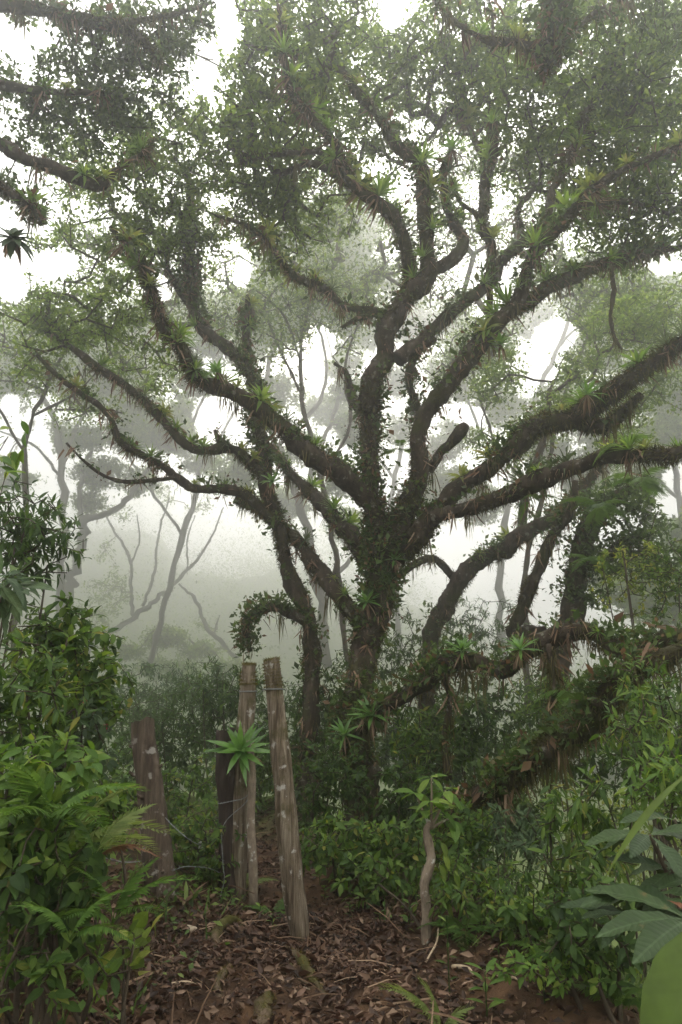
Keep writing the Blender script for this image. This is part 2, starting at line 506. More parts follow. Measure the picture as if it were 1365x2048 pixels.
# ------------------------------------------------------------------ leaf templates (length 1 along +Y, normal +Z)
LEAF4 = (np.array([[0, 0, 0], [.27, .45, .05], [0, 1, -.04], [-.27, .45, .05], [0, .5, -.03]]),
         np.array([[0, 1, 4], [1, 2, 4], [2, 3, 4], [3, 0, 4]]))
LEAF2 = (np.array([[0, 0, 0], [.27, .45, .06], [0, 1, -.02], [-.27, .45, .06]]), np.array([[0, 1, 2], [0, 2, 3]]))
BLADE = (np.array([[-.09, 0, 0], [.09, 0, 0], [0, 1, 0]]), np.array([[0, 1, 2]]))
STRAND = (np.array([[-.02, 0, 0], [.02, 0, 0], [.035, .5, .03], [-.01, .5, .03], [.01, 1, 0]]), np.array([[0, 1, 2], [0, 2, 3], [3, 2, 4]]))

def gen_leaf(wl, seg=6, droop=.25, fold=.12, peak=.45, wave=0.0, petiole=.12, lobe=0.0):
    t = np.linspace(0, 1, seg + 1)
    e = math.log(.5) / math.log(peak)
    w = wl * .5 * np.sin(math.pi * t ** e) ** (.85) * (1 - .15 * t)
    w[0] = lobe * wl * .5 + .012; w[-1] = .004
    y = petiole + t * (1 - petiole)
    z = -droop * t ** 2
    V = [[-.012, 0, 0], [.012, 0, 0]]
    for i in range(seg + 1):
        wz = wave * math.sin(i * 2.4)
        V += [[-w[i], y[i] - lobe * .12 * (i == 0), z[i] + fold * w[i] + wz * w[i] * 4], [0, y[i], z[i]], [w[i], y[i] - lobe * .12 * (i == 0), z[i] + fold * w[i] - wz * w[i] * 4]]
    Fq = [[0, 1, 3, 3]]
    Fq = []
    for i in range(seg):
        a = 2 + 3 * i
        Fq += [[a, a + 1, a + 4, a + 3], [a + 1, a + 2, a + 5, a + 4]]
    Fq.append([0, 1, 3 + 0, 3 + 0]) if False else None
    V = np.array(V)
    V = np.vstack([V, [[-.010, petiole * 1.02, 0], [.010, petiole * 1.02, 0]]])
    Fq.append([0, 1, len(V) - 1, len(V) - 2])
    return V, np.array(Fq)

TL = {
    'lance': gen_leaf(.26, 6, .22, .25),
    'ovate': gen_leaf(.46, 6, .25, .22),
    'heart': gen_leaf(.62, 6, .30, .15, peak=.34, lobe=.55),
    'big': gen_leaf(.30, 8, .28, .30, peak=.6, wave=.05, petiole=.06),
    'round': gen_leaf(.60, 6, .15, .15, peak=.5),
}
SM = {k: (TL[k][0][::1], TL[k][1]) for k in TL}

# ------------------------------------------------------------------ ground
def axis_pts(a, b, fine, lo, hi, n):
    f = np.arange(a, b + 1e-6, fine)
    l = a - np.geomspace(fine, a - lo, n)[::-1] if lo < a else np.array([])
    h = b + np.geomspace(fine, hi - b, n)
    return np.concatenate([l, f, h])
gx = axis_pts(-4, 4.5, .055, -200, 200, 36)
gy = axis_pts(1.5, 13, .06, -60, 200, 38)
GX, GY = np.meshgrid(gx, gy)
GZ = g(GX, GY)
nx, ny = len(gx), len(gy)
ii = (np.arange(ny - 1)[:, None] * nx + np.arange(nx - 1)[None]).ravel()
ground = mk('ground', np.stack([GX, GY, GZ], -1).reshape(-1, 3), np.stack([ii, ii + 1, ii + nx + 1, ii + nx], -1), M['soil'], smooth=True)
tag(ground, 'brown forest soil sloping away from the trail', 'ground', kind='structure')

# trail surface: a worn strip slightly proud of the soil, its edges running under it
ty = np.arange(2.0, 13, .07); td = np.linspace(-1, 1, 26)
TY, TD = np.meshgrid(ty, td, indexing='ij')
half = np.interp(TY, [2, 4.5, 5.5, 7, 13], [1.25, .95, .5, .32, .35])
TX = path_x(TY) + TD * half * (1 + .15 * vnoise(np.stack([TY * 1.7, TD * 0, TY * 0], -1)))
TZ = g(TX, TY) + .014 - .05 * np.abs(TD) ** 6 + .012 * vnoise(np.stack([TX * 7, TY * 7, TX * 0], -1))
n2 = len(td)
ii = (np.arange(len(ty) - 1)[:, None] * n2 + np.arange(n2 - 1)[None]).ravel()
trail = mk('trail', np.stack([TX, TY, TZ], -1).reshape(-1, 3), np.stack([ii, ii + 1, ii + n2 + 1, ii + n2], -1), M['soil'], smooth=True)
tag(trail, 'narrow dirt trail covered with fallen leaves running between the posts', 'trail', kind='structure')

# fallen leaves
def litter_pos(n, ylo, yhi):
    y = rng.uniform(ylo, yhi, n); d = rng.normal(0, .62, n)
    wide = np.interp(y, [2, 5, 7, 13], [1.5, 1.25, .7, .5])
    x = path_x(y) + d * wide - .15 * (y < 7)
    keep = (vnoise(np.stack([x * 1.7, y * 1.7, x * 0], -1)) > -.05) | (rng.random(n) < .25)
    x, y = x[keep], y[keep]
    return np.stack([x, y, g(x, y) + .016 + rng.random(len(x)) * .025], -1)
DEAD = gen_leaf(.42, 4, -.22, .55, petiole=.10, wave=.04)
lp = np.vstack([litter_pos(34000, 2.6, 6.2), litter_pos(7000, 6.2, 12)])
nd = rdir(len(lp)); nd[:, 2] = np.abs(nd[:, 2]) * 1.6 + .55
dd = rdir(len(lp)); dd[:, 2] *= .35
lf = Acc(); lf.leaves((LEAF4[0] * [.85, 1, 3.2], LEAF4[1]), lp, frames(dd, nz(nd)), rng.gamma(4.0, .0105, len(lp)).clip(.012, .10))
tag(lf.build('leaf_litter', M['litter'], trail), kind='stuff')
tp = np.vstack([litter_pos(420, 2.7, 6), litter_pos(90, 6, 10)])
A = Acc(); td_ = rdir(len(tp)); td_[:, 2] *= .12
A.leaves((np.array([[-.014, 0, 0], [.014, 0, 0], [.012, .5, .05], [-.012, .5, .05], [.006, 1, 0], [-.006, 1, 0], [0, 0, .02], [0, .5, .07], [0, 1, .012]]), np.array([[0, 6, 7, 3], [6, 1, 2, 7], [3, 7, 8, 5], [7, 2, 4, 8]])), tp + [0, 0, .012], frames(nz(td_), np.tile([0, 0, 1.0], (len(tp), 1))), rng.gamma(3, .06, len(tp)).clip(.06, .5))
tag(A.build('twig_debris', M['dead'], trail), kind='stuff')
dead_me = mk('dead_leaf', DEAD[0], DEAD[1], M['litter_one'], link=False)
near = litter_pos(900, 2.7, 4.6)
px, py, _ = project(near)
near = near[(px > 60) & (px < 1150) & (py < 2040)][:270]
nd = rdir(len(near)); nd[:, 2] = np.abs(nd[:, 2]) * 1.4 + .5
dd = rdir(len(near)); dd[:, 2] *= .3
fr = frames(dd, nz(nd))
for k in range(len(near)):
    place('dead_leaf', dead_me, trail, near[k] + [0, 0, .015], fr[k], rng.uniform(.04, .09), np.zeros(3))

# ------------------------------------------------------------------ trees
GAPS = [(455, 40, 30, 80), (415, 140, 32, 75), (783, 30, 32, 48), (40, 80, 75, 34), (985, 8, 34, 16), (85, 420, 32, 70), (105, 530, 66, 40),
        (25, 575, 45, 40), (1110, 672, 56, 46), (1085, 745, 40, 30), (440, 835, 75, 48), (612, 742, 50, 42), (940, 832, 46, 28), (60, 890, 60, 75),
        (1000, 1120, 70, 52), (1330, 532, 48, 26), (1345, 985, 40, 70), (20, 815, 30, 40), (340, 1100, 140, 110), (450, 1190, 90, 90), (1020, 1190, 30, 40), (650, 690, 30, 40), (330, 560, 25, 60), (485, 545, 22, 45)]

def in_gap(P):
    px, py, z = project(P)
    m = np.zeros(len(P), bool)
    for a, b, c, d in GAPS:
        m |= ((px - a) / c) ** 2 + ((py - b) / d) ** 2 < .6
    return m & (z > 3.0)

def blob_pts(blobs, density):
    """Points in ellipsoidal clumps; a blob is (px, py, Y, radius m[, flatten])."""
    out = []
    for b in blobs:
        c = W(b[0], b[1], b[2]); r = b[3]; fl = b[4] if len(b) > 4 else .7
        n = max(4, int(density * r ** 2 * (0.5 + 0.5 * r)))
        p = rdir(n) * (rng.random(n) ** .42)[:, None] * r
        p[:, 2] *= fl
        out.append(c + p)
    return np.vstack(out)

def grow(skel, tips, step=.35, wig=.10, bias=None):
    """Joins every tip to the nearest wood, making forked twigs. Returns nodes, parents, tip ids."""
    K = len(skel)
    cap = K + len(tips) * 14
    P = np.zeros((cap, 3)); P[:K] = skel
    par = np.full(cap, -1); n = K
    d0 = np.array([np.min(np.linalg.norm(skel - t, axis=1)) for t in tips])
    ids = []
    for q in np.argsort(d0):
        t = tips[q]
        d = np.linalg.norm(P[:n] - t, axis=1)
        k = int(np.argmin(d)); L = d[k]
        m = int(min(12, max(1, round(L / step))))
        a = P[k].copy()
        dirp = (P[k] - P[par[k]]) if par[k] >= 0 else np.zeros(3)
        dl = np.linalg.norm(dirp)
        if dl > 1e-6: dirp = dirp / dl * L * .35
        prev = k
        for s in range(1, m + 1):
            f = s / m
            pt = a + (t - a) * f + dirp * f * (1 - f) + np.array([0, 0, .12 * L * f * (1 - f)]) + (rng.normal(size=3) * wig * step if s < m else 0)
            P[n] = pt; par[n] = prev; prev = n; n += 1
        ids.append(prev)
    return P[:n], par[:n], np.array(ids), K

def twig_mesh(acc, P, par, K, r0=.006, expo=.46, sides=4, rmax=.09):
    n = len(P); cnt = np.zeros(n)
    child = np.zeros(n, bool)
    child[par[par >= 0]] = True
    cnt[~child] = 1; cnt[:K] = 0
    for i in range(n - 1, K - 1, -1):
        if par[i] >= 0: cnt[par[i]] += cnt[i]
    e = np.arange(K, n); a, b = P[par[e]], P[e]
    rb = np.minimum(rmax, r0 * np.maximum(cnt[e], 1) ** expo)
    cp = cnt[par[e]]
    ra = np.minimum(rmax, r0 * np.maximum(np.where(par[e] < K, cnt[e], cp), 1) ** expo)
    ra = np.minimum(ra, rb * 1.5)
    d = nz(b - a); u = nz(np.cross(d, [.31, .7, .2])); w = np.cross(d, u)
    an = np.linspace(0, 2 * math.pi, sides, endpoint=False)
    N = u[:, None] * np.cos(an)[None, :, None] + w[:, None] * np.sin(an)[None, :, None]
    V = np.concatenate([a[:, None] + N * ra[:, None, None], b[:, None] + d[:, None] * (rb * .5)[:, None, None] + N * rb[:, None, None]], 1).reshape(-1, 3)
    j = np.arange(sides); k = (j + 1) % sides
    f = np.stack([j, k, sides + k, sides + j], -1)
    acc.add(V, (f[None] + (np.arange(len(e)) * 2 * sides)[:, None, None]).reshape(-1, 4))

def crown_leaves(acc, P, par, ids, n_per, size, spread, tmpl, up=.9, droop=.0):
    t = P[ids]; d = nz(P[ids] - P[np.maximum(par[ids], 0)])
    N = len(t) * n_per
    k = np.repeat(np.arange(len(t)), n_per)
    back = rng.random(N) ** 1.5
    pos = t[k] - d[k] * (back * spread * 1.6)[:, None] + rng.normal(size=(N, 3)) * (spread * (.35 + .35 * back))[:, None] * np.array([1, 1, .55])
    ld = nz(d[k] * .7 + rdir(N) * .9 + [0, 0, -droop])
    ln = rdir(N) * .75; ln[:, 2] += up
    ok = ~in_gap(pos)
    acc.leaves(tmpl, pos[ok], frames(ld[ok], nz(ln[ok])), size * rng.uniform(.4, 1.4, ok.sum()))

def dress(tr, P, rad, T, U, B, moss=1.0, beard=1.0, epi=1.0):
    """Moss, hanging beards and small leaves on a limb."""
    seg = np.linalg.norm(np.diff(P, axis=0), axis=1)
    area = float((seg * (rad[:-1] + rad[1:]) * math.pi).sum())
    cum = np.concatenate([[0], np.cumsum(seg)]); L = cum[-1]
    def samp(n, top=None):
        s = rng.random(n) * L
        i = np.clip(np.searchsorted(cum, s) - 1, 0, len(P) - 2)
        f = ((s - cum[i]) / np.maximum(seg[i], 1e-6))[:, None]
        c = P[i] * (1 - f) + P[i + 1] * f
        r = (rad[i] * (1 - f[:, 0]) + rad[i + 1] * f[:, 0])
        a = rng.random(n) * 2 * math.pi
        nn = U[i] * np.cos(a)[:, None] + B[i] * np.sin(a)[:, None]
        if top is not None:
            w = nn[:, 2] * top > -.35
            c, r, nn = c[w], r[w], nn[w]
        return c + nn * (r * .96)[:, None], nn, r
    # fuzz
    p, nn, r = samp(int(area * 2000 * moss))
    pn = vnoise(p * 2.2)
    kp = rng.random(len(p)) < np.clip(.75 + 1.4 * pn, .10, 1)
    p, nn, r, pn = p[kp], nn[kp], r[kp], pn[kp]
    d = nz(nn * .9 + rdir(len(p)) * .7 + np.array([0, 0, -.35]))
    tr['moss'].leaves(BLADE, p, frames(d, rdir(len(p))), rng.uniform(.016, .052, len(p)) * (1 + 1.8 * np.clip(pn, 0, 1)))
    # beards, in bunches below the limb
    nb = int(L * 8 * beard)
    if nb:
        p, nn, r = samp(nb, -1)
        k = np.repeat(np.arange(len(p)), 14)
        pos = p[k] + rng.normal(size=(len(k), 3)) * .035
        d = nz(rng.normal(size=(len(k), 3)) * .14 + [0, 0, -1])
        ln = np.repeat(rng.gamma(2.0, .07, len(p)), 14) * rng.uniform(.4, 1.2, len(k))
        tr['beard'].leaves(STRAND, pos, frames(d, rdir(len(k))), np.clip(ln, .03, .5))
    # small epiphyte leaves in clumps
    ne = int(area * 120 * epi)
    if ne:
        p, nn, r = samp(ne, 1)
        ek = rng.random(len(p)) < np.clip(.35 + 1.5 * vnoise(p * 1.9 + 31), .05, 1)
        p, nn, r = p[ek], nn[ek], r[ek]
        k = np.repeat(np.arange(len(p)), 12)
        pos = p[k] + nn[k] * rng.uniform(0, .09, (len(k), 1)) + rng.normal(size=(len(k), 3)) * .05
        d = nz(nn[k] * .7 + rdir(len(k)) + [0, 0, .1])
        tr['epi'].leaves(LEAF4, pos, frames(d, nz(rdir(len(k)) * .6 + [0, 0, .7])), rng.gamma(4, .014, len(k)).clip(.02, .15))
    # dry brown straps caught on the limb
    nd_ = int(L * 3.2 * epi)
    if nd_:
        p, nn, r = samp(nd_)
        k = np.repeat(np.arange(len(p)), 7)
        d = nz(nn[k] * .35 + rng.normal(size=(len(k), 3)) * .3 + [0, 0, -.75])
        tr['dry'].leaves((STRAND[0] * [2.2, 1, 1], STRAND[1]), p[k] + rng.normal(size=(len(k), 3)) * .03, frames(d, rdir(len(k))), rng.uniform(.08, .26, len(k)))

LIMBS = {}                        # name -> (points, radii) for perching things
def limb(tr, key, pts, Y0, Y1, part='limb', r_scale=1.0, sides=12, moss=1.0, beard=1.0, epi=1.0, mat='bark', wig=1.3, amp=.30):
    n = len(pts)
    xs = np.array([[p[0], p[1]] for p in pts], float)
    ln = np.concatenate([[0], np.cumsum(np.linalg.norm(np.diff(xs, axis=0), axis=1))]); ln /= ln[-1]
    Ys = Y0 + (Y1 - Y0) * ln
    P = np.array([W(p[0], p[1], y) for p, y in zip(pts, Ys)])
    r = np.array([p[2] * mpp(q) for p, q in zip(pts, P)]) * r_scale * .62
    Q = catmull(P, 10 if sides > 8 else 6)
    rq = np.interp(np.linspace(0, n - 1, len(Q)), np.arange(n), r)
    rq = rq * (1 + .16 * vnoise(Q * 3.3 + 50))
    off = np.stack([vnoise(Q * 2.1 + 11), vnoise(Q * 2.1 + 37), vnoise(Q * 2.1 + 71)], -1)
    Q = Q + off * rq[:, None] * .5 * wig
    V, Fs = tube(Q, rq, sides, amp, 5.0)
    mk(part, V, Fs, M[mat], tr['root'], True, origin=tr['o'])
    T, U, B = sweep_frames(Q)
    if moss or beard or epi:
        dress(tr, Q, rq, T, U, B, moss, beard, epi)
    LIMBS[key] = (Q, rq)
    tr['skel'].append(Q)
    return Q

def tree_begin(name, base, label, cat='tree', group=None):
    root = empty(name, base)
    tag(root, label, cat, group)
    return {'root': root, 'o': np.array(base, float), 'skel': [], 'moss': Acc(), 'beard': Acc(), 'epi': Acc(), 'dry': Acc()}

def tree_end(tr, blobs=None, density=60, n_per=40, size=.09, spread=.2, leaf='canopy', tmpl=LEAF4, twig='twig', r0=.006, up=.9, step=.35, start=0.0):
    for nm, key, mat in (('moss', 'moss', 'moss'), ('hanging_moss', 'beard', 'beard'), ('epiphyte_foliage', 'epi', 'epi'), ('dry_straps', 'dry', 'dead')):
        o = tr[key].build(nm, M[mat], tr['root'], origin=tr['o'])
        if o: tag(o, kind='stuff')
    if blobs:
        tips = blob_pts(blobs, density)
        tips = tips[~in_gap(tips)]
        sk = np.vstack(tr['skel'])
        sk = sk[sk[:, 2] > start]
        P, par, ids, K = grow(sk, tips, step)
        tw = Acc(); twig_mesh(tw, P, par, K, r0)
        tag(tw.build('twigs', M[twig], tr['root'], True, origin=tr['o']), kind='stuff')
        cr = Acc(); crown_leaves(cr, P, par, ids, n_per, size, spread, tmpl, up)
        tag(cr.build('crown', M[leaf], tr['root'], origin=tr['o']), kind='stuff')

# --- the great tree
b = W(735, 1655, 8.9); b[2] = float(g(b[0], b[1]))
t = tree_begin('mossy_tree', b, 'huge mossy tree with many spreading limbs beside the trail', group=None)
MY = float(b[1])
limb(t, 'trunk', [(742, 1790, 74), (735, 1690, 62), (724, 1600, 52), (716, 1500, 46), (712, 1400, 43), (730, 1300, 40), (746, 1220, 42), (765, 1130, 48), (768, 1070, 46), (770, 1030, 40)], MY, MY, 'trunk', sides=16, moss=1.1, beard=1.2, epi=1.8)
limb(t, 'A', [(760, 1090, 30), (750, 1000, 30), (743, 910, 29), (748, 832, 27), (755, 755, 29), (768, 690, 31), (795, 627, 33), (834, 580, 30), (858, 535, 26), (853, 461, 23), (846, 385, 22), (848, 345, 22), (835, 322, 18), (801, 300, 18), (775, 262, 17), (742, 212, 15), (711, 180, 13), (690, 141, 6)], MY, MY - 1.0, sides=14)
limb(t, 'A2', [(815, 610, 26), (820, 545, 22), (803, 461, 21), (778, 422, 19), (720, 385, 19), (690, 345, 19), (661, 280, 17), (615, 231, 15), (579, 169, 12), (564, 77, 9), (559, 10, 6)], MY - .3, MY - 2.0)
limb(t, 'A2b', [(700, 375, 15), (656, 340, 12), (615, 330, 10), (564, 349, 7)], MY - .9, MY - .6, epi=.5)
limb(t, 'A2c', [(640, 300, 10), (590, 306, 9), (512, 313, 7), (455, 295, 4)], MY - 1.3, MY - .4, epi=.4, beard=.3)
limb(t, 'A3', [(862, 540, 18), (885, 528, 18), (932, 492, 19), (911, 451, 17), (893, 400, 15), (890, 345, 14), (900, 315, 12)], MY - .4, MY - .2)
limb(t, 'B', [(785, 1100, 36), (808, 1030, 33), (836, 950, 28), (842, 878, 26), (862, 817, 27), (896, 770, 29), (952, 712, 30), (993, 653, 29), (1034, 610, 25), (1055, 550, 20), (1075, 502, 19), (1126, 451, 17), (1157, 405, 15), (1180, 374, 13), (1229, 349, 12), (1306, 313, 10), (1380, 285, 7)], MY, MY - 1.6, sides=14)
limb(t, 'B2', [(1095, 470, 14), (1106, 385, 12), (1129, 333, 11), (1150, 290, 10), (1203, 256, 7), (1265, 210, 4)], MY - .9, MY - .3, epi=.5, beard=.4)
limb(t, 'B3', [(1145, 300, 8), (1160, 277, 8), (1173, 220, 7), (1203, 179, 5), (1244, 120, 3)], MY - .6, MY - .9, epi=.3, beard=.3)
limb(t, 'B4', [(1010, 640, 16), (1080, 590, 20), (1130, 560, 20), (1190, 530, 18), (1250, 515, 15), (1320, 500, 11), (1390, 490, 8)], MY - .8, MY + .2)
limb(t, 'B5', [(1150, 415, 10), (1220, 400, 10), (1280, 410, 8), (1340, 430, 5)], MY - 1.0, MY - .4, epi=.5)
limb(t, 'C', [(795, 725, 24), (835, 690, 22), (880, 645, 20), (930, 605, 19), (985, 570, 18), (1003, 530, 16), (1034, 502, 15), (1080, 470, 13), (1110, 440, 10)], MY - .4, MY + .4)
limb(t, 'C2', [(978, 574, 14), (985, 492, 15), (967, 446, 17), (973, 359, 18), (988, 308, 16), (988, 248, 13)], MY + .1, MY - .3)
limb(t, 'C3', [(967, 440, 10), (921, 405, 8), (901, 355, 6)], MY, MY + .4, epi=.5)
limb(t, 'C4', [(972, 340, 10), (942, 267, 9), (921, 215, 8)], MY, MY + .5)
limb(t, 'C5', [(982, 660, 11), (981, 610, 11), (980, 560, 10)], MY + .2, MY + .4)
limb(t, 'C6', [(1058, 495, 9), (1040, 450, 9), (1035, 415, 9), (1060, 385, 8), (1075, 370, 7)], MY + .3, MY + .5, epi=.6)
limb(t, 'D', [(795, 1110, 34), (826, 1075, 34), (850, 1045, 32), (896, 1010, 30), (942, 960, 27), (998, 919, 27), (1065, 868, 29), (1127, 845, 28), (1178, 815, 30), (1255, 768, 28), (1332, 704, 22), (1390, 665, 16)], MY, MY - 2.3, sides=14, beard=1.5)
limb(t, 'D2', [(870, 1030, 26), (905, 1020, 26), (952, 1006, 25), (1014, 994, 26), (1075, 966, 30), (1127, 942, 26), (1188, 922, 24), (1255, 914, 23), (1332, 910, 22), (1400, 900, 18)], MY - .5, MY - 3.0, sides=14, beard=1.5)
limb(t, 'D3', [(1150, 845, 20), (1188, 855, 22), (1229, 842, 20), (1285, 790, 12)], MY - 1.3, MY - 1.6, beard=1.6)
limb(t, 'D4', [(860, 940, 17), (882, 905, 18), (905, 885, 19), (925, 860, 18), (934, 848, 15)], MY - .1, MY - .6, beard=1.5)
limb(t, 'E', [(758, 1050, 28), (735, 990, 33), (700, 955, 35), (656, 928, 33), (615, 896, 30), (564, 856, 26), (513, 820, 24), (461, 788, 22), (400, 762, 22), (372, 729, 22), (354, 688, 21), (330, 655, 19), (305, 590, 15), (277, 523, 13), (246, 488, 11), (222, 455, 7)], MY - .1, MY - 1.9, sides=14, beard=.8)
limb(t, 'A4', [(745, 850, 17), (720, 825, 15), (700, 790, 14), (690, 750, 11), (668, 728, 7)], MY, MY + .3, epi=.5)
limb(t, 'A5', [(790, 640, 20), (735, 622, 12), (690, 615, 10), (650, 580, 11), (600, 560, 12), (570, 530, 11), (545, 500, 9), (500, 455, 7), (430, 430, 4)], MY - .3, MY - 1.0)
limb(t, 'A6', [(745, 632, 9), (712, 640, 7), (685, 655, 4)], MY - .4, MY - .5)
limb(t, 'A7', [(845, 870, 12), (830, 800, 14), (820, 740, 14), (840, 700, 12), (870, 680, 10)], MY + .3, MY + .9, mat='bark')
limb(t, 'G', [(735, 1250, 24), (714, 1230, 27), (688, 1200, 28), (655, 1173, 27), (628, 1145, 25), (605, 1105, 22), (570, 1060, 17), (520, 1025, 12), (470, 1000, 7)], MY + .1, MY + 1.6)
limb(t, 'G2', [(735, 1120, 26), (700, 1060, 26), (668, 1032, 24), (620, 990, 20), (570, 935, 15), (520, 880, 10)], MY + .2, MY + 2.2)
BLOBS_MAIN = [(520, 330, 8.6, 1.0), (470, 250, 8.6, .9), (560, 180, 8.2, 1.1), (490, 110, 8.2, .9), (540, 50, 8.0, 1.0), (620, 90, 8.2, 1.0), (690, 50, 8.2, 1.0), (500, 420, 9.2, .9), (600, 420, 9.6, 1.0), (560, 500, 9.8, .8),
              (860, 60, 9.0, 1.1), (850, 150, 9.2, .9), (930, 30, 9.0, 1.0), (940, 130, 9.4, 1.0), (1030, 200, 9.2, 1.1), (1090, 260, 9.0, .9), (1180, 160, 8.6, 1.2), (1270, 200, 8.4, 1.2), (1250, 90, 8.6, 1.2), (1340, 130, 8, 1.1),
              (1240, 300, 8.6, 1.1), (1330, 300, 8.2, 1.1), (1220, 400, 9, .9), (1320, 410, 8.6, 1.0), (1250, 480, 9, .8), (1340, 470, 9, .8), (720, 130, 9.4, .9), (650, 200, 9.6, .9), (720, 260, 10, .8), (880, 250, 10, .7), (1030, 340, 9.6, .8), (1130, 330, 9.8, .8),
              (600, 300, 9.6, .8), (1130, 60, 9, 1.0), (780, 200, 10.5, .8), (960, 220, 10.5, .8), (640, 350, 10.5, .8), (560, 260, 9.8, .9), (700, 180, 10.5, .9), (1000, 90, 10, .9), (1330, 220, 9, .9), (740, 330, 10.2, .7), (1060, 80, 9.4, 1.0), (1160, 240, 9.6, 1.0), (1180, 440, 10, .8), (770, 100, 9.8, .7)]
tree_end(t, BLOBS_MAIN, 62, 38, .082, .2, 'canopy', LEAF4, r0=.0095, start=6.2)

# --- the slim tree left of it
b = W(617, 1500, 9.6); b[2] = float(g(b[0], b[1]))
FY = float(b[1])
t = tree_begin('slim_mossy_tree', b, 'slim mossy tree with a short crooked arm behind the tall posts')
limb(t, 'F', [(606, 1660, 38), (612, 1530, 32), (617, 1490, 29), (623, 1428, 27), (620, 1325, 26), (612, 1233, 27), (587, 1167, 25), (566, 1100, 23), (553, 1042, 22), (534, 960, 22), (520, 860, 21), (513, 790, 20), (490, 735, 19), (450, 690, 18), (402, 655, 18), (387, 600, 16), (380, 540, 15), (376, 470, 12), (385, 400, 9)], FY, FY + .6, 'trunk', sides=14, moss=1.1, beard=.8, epi=1.5)
limb(t, 'F1', [(552, 1045, 18), (525, 1018, 17), (492, 991, 16), (451, 978, 15), (390, 976, 15), (359, 955, 14), (318, 926, 13), (277, 904, 12), (236, 878, 12), (220, 837, 11), (195, 806, 10), (154, 781, 9), (103, 740, 7), (70, 705, 4)], FY, FY - 1.2)
limb(t, 'F1b', [(352, 955, 7), (297, 961, 7), (246, 962, 6), (205, 950, 6), (169, 924, 5), (133, 886, 3)], FY - .5, FY - 1.2, epi=.4, beard=.4)
limb(t, 'F2', [(530, 955, 16), (513, 940, 15), (482, 909, 14), (446, 894, 14), (400, 899, 15), (359, 878, 15), (328, 842, 14), (287, 801, 14), (241, 765, 13), (200, 740, 12), (154, 699, 10), (100, 664, 6)], FY + .1, FY - .4)
limb(t, 'F2b', [(470, 900, 9), (440, 880, 9), (430, 860, 6)], FY, FY + .1)
limb(t, 'F3', [(610, 1245, 16), (588, 1228, 17), (554, 1213, 17), (513, 1224, 17), (494, 1242, 16), (497, 1272, 12), (502, 1302, 7)], FY, FY - .3, beard=2.2, epi=3.0)
limb(t, 'F4', [(490, 735, 12), (492, 690, 13), (494, 640, 12), (496, 590, 8)], FY + .5, FY + .9)
limb(t, 'F5', [(440, 690, 10), (345, 560, 9), (333, 513, 9), (328, 461, 7)], FY + .4, FY + .7)
BL_F = [(250, 330, 8.8, 1.0), (330, 250, 8.8, .8), (360, 330, 9.2, .9), (390, 260, 9.0, .55), (300, 430, 9.2, .9), (180, 430, 9.0, .9), (420, 400, 9.6, .9), (430, 480, 10, .7), (200, 520, 9.4, .8), (150, 620, 9.2, .7), (60, 650, 9.0, .7), (90, 600, 9.2, .5), (230, 610, 9.8, .7),
        (330, 500, 10, .6), (260, 690, 10.2, .6), (60, 730, 9.4, .5), (140, 320, 9.2, .7), (90, 480, 9.6, .5), (260, 260, 9.6, .7), (380, 460, 10.4, .7), (280, 560, 10.4, .7), (110, 670, 10.2, .6), (180, 680, 10, .6), (320, 740, 11, .5)]
tree_end(t, BL_F, 64, 38, .075, .19, 'canopy', LEAF4, r0=.0095, start=4.5)

# --- low limb and leaning log on the right: two trunks of a sprawling tree
b = W(1420, 1420, 5.6); b[2] = float(g(b[0], b[1]))
t = tree_begin('sprawling_limb', b, 'low sprawling limb wrapped in moss reaching across to the huge tree', 'limb')
limb(t, 'J', [(690, 1500, 20), (740, 1448, 22), (800, 1398, 25), (850, 1350, 27), (900, 1320, 28), (960, 1322, 30), (1010, 1338, 27), (1050, 1310, 26), (1120, 1272, 28), (1180, 1262, 30), (1230, 1290, 30), (1280, 1300, 27), (1365, 1270, 26), (1430, 1300, 30)], 8.3, 5.6, beard=3.5, epi=3.2, moss=1.3)
limb(t, 'J2', [(1095, 1290, 7), (1108, 1370, 7), (1100, 1440, 6), (1108, 1540, 5)], 6.6, 6.4, beard=2, epi=1)
limb(t, 'J3', [(880, 1335, 9), (900, 1400, 9), (890, 1480, 10), (900, 1560, 12)], 7.4, 7.6, beard=1.5, epi=1)
tree_end(t)
b = W(880, 1640, 7.3); b[2] = float(g(b[0], b[1]))
t = tree_begin('leaning_log', b, 'dark leaning trunk hung with moss curtains under the low limb', 'log')
limb(t, 'K', [(850, 1700, 34), (900, 1625, 34), (952, 1587, 36), (1024, 1551, 40), (1101, 1505, 38), (1157, 1469, 38), (1198, 1428, 38), (1244, 1372, 36), (1306, 1331, 32), (1400, 1290, 28)], 7.2, 5.2, 'trunk', beard=6, epi=3.0, moss=1.3, mat='bark')
tree_end(t)

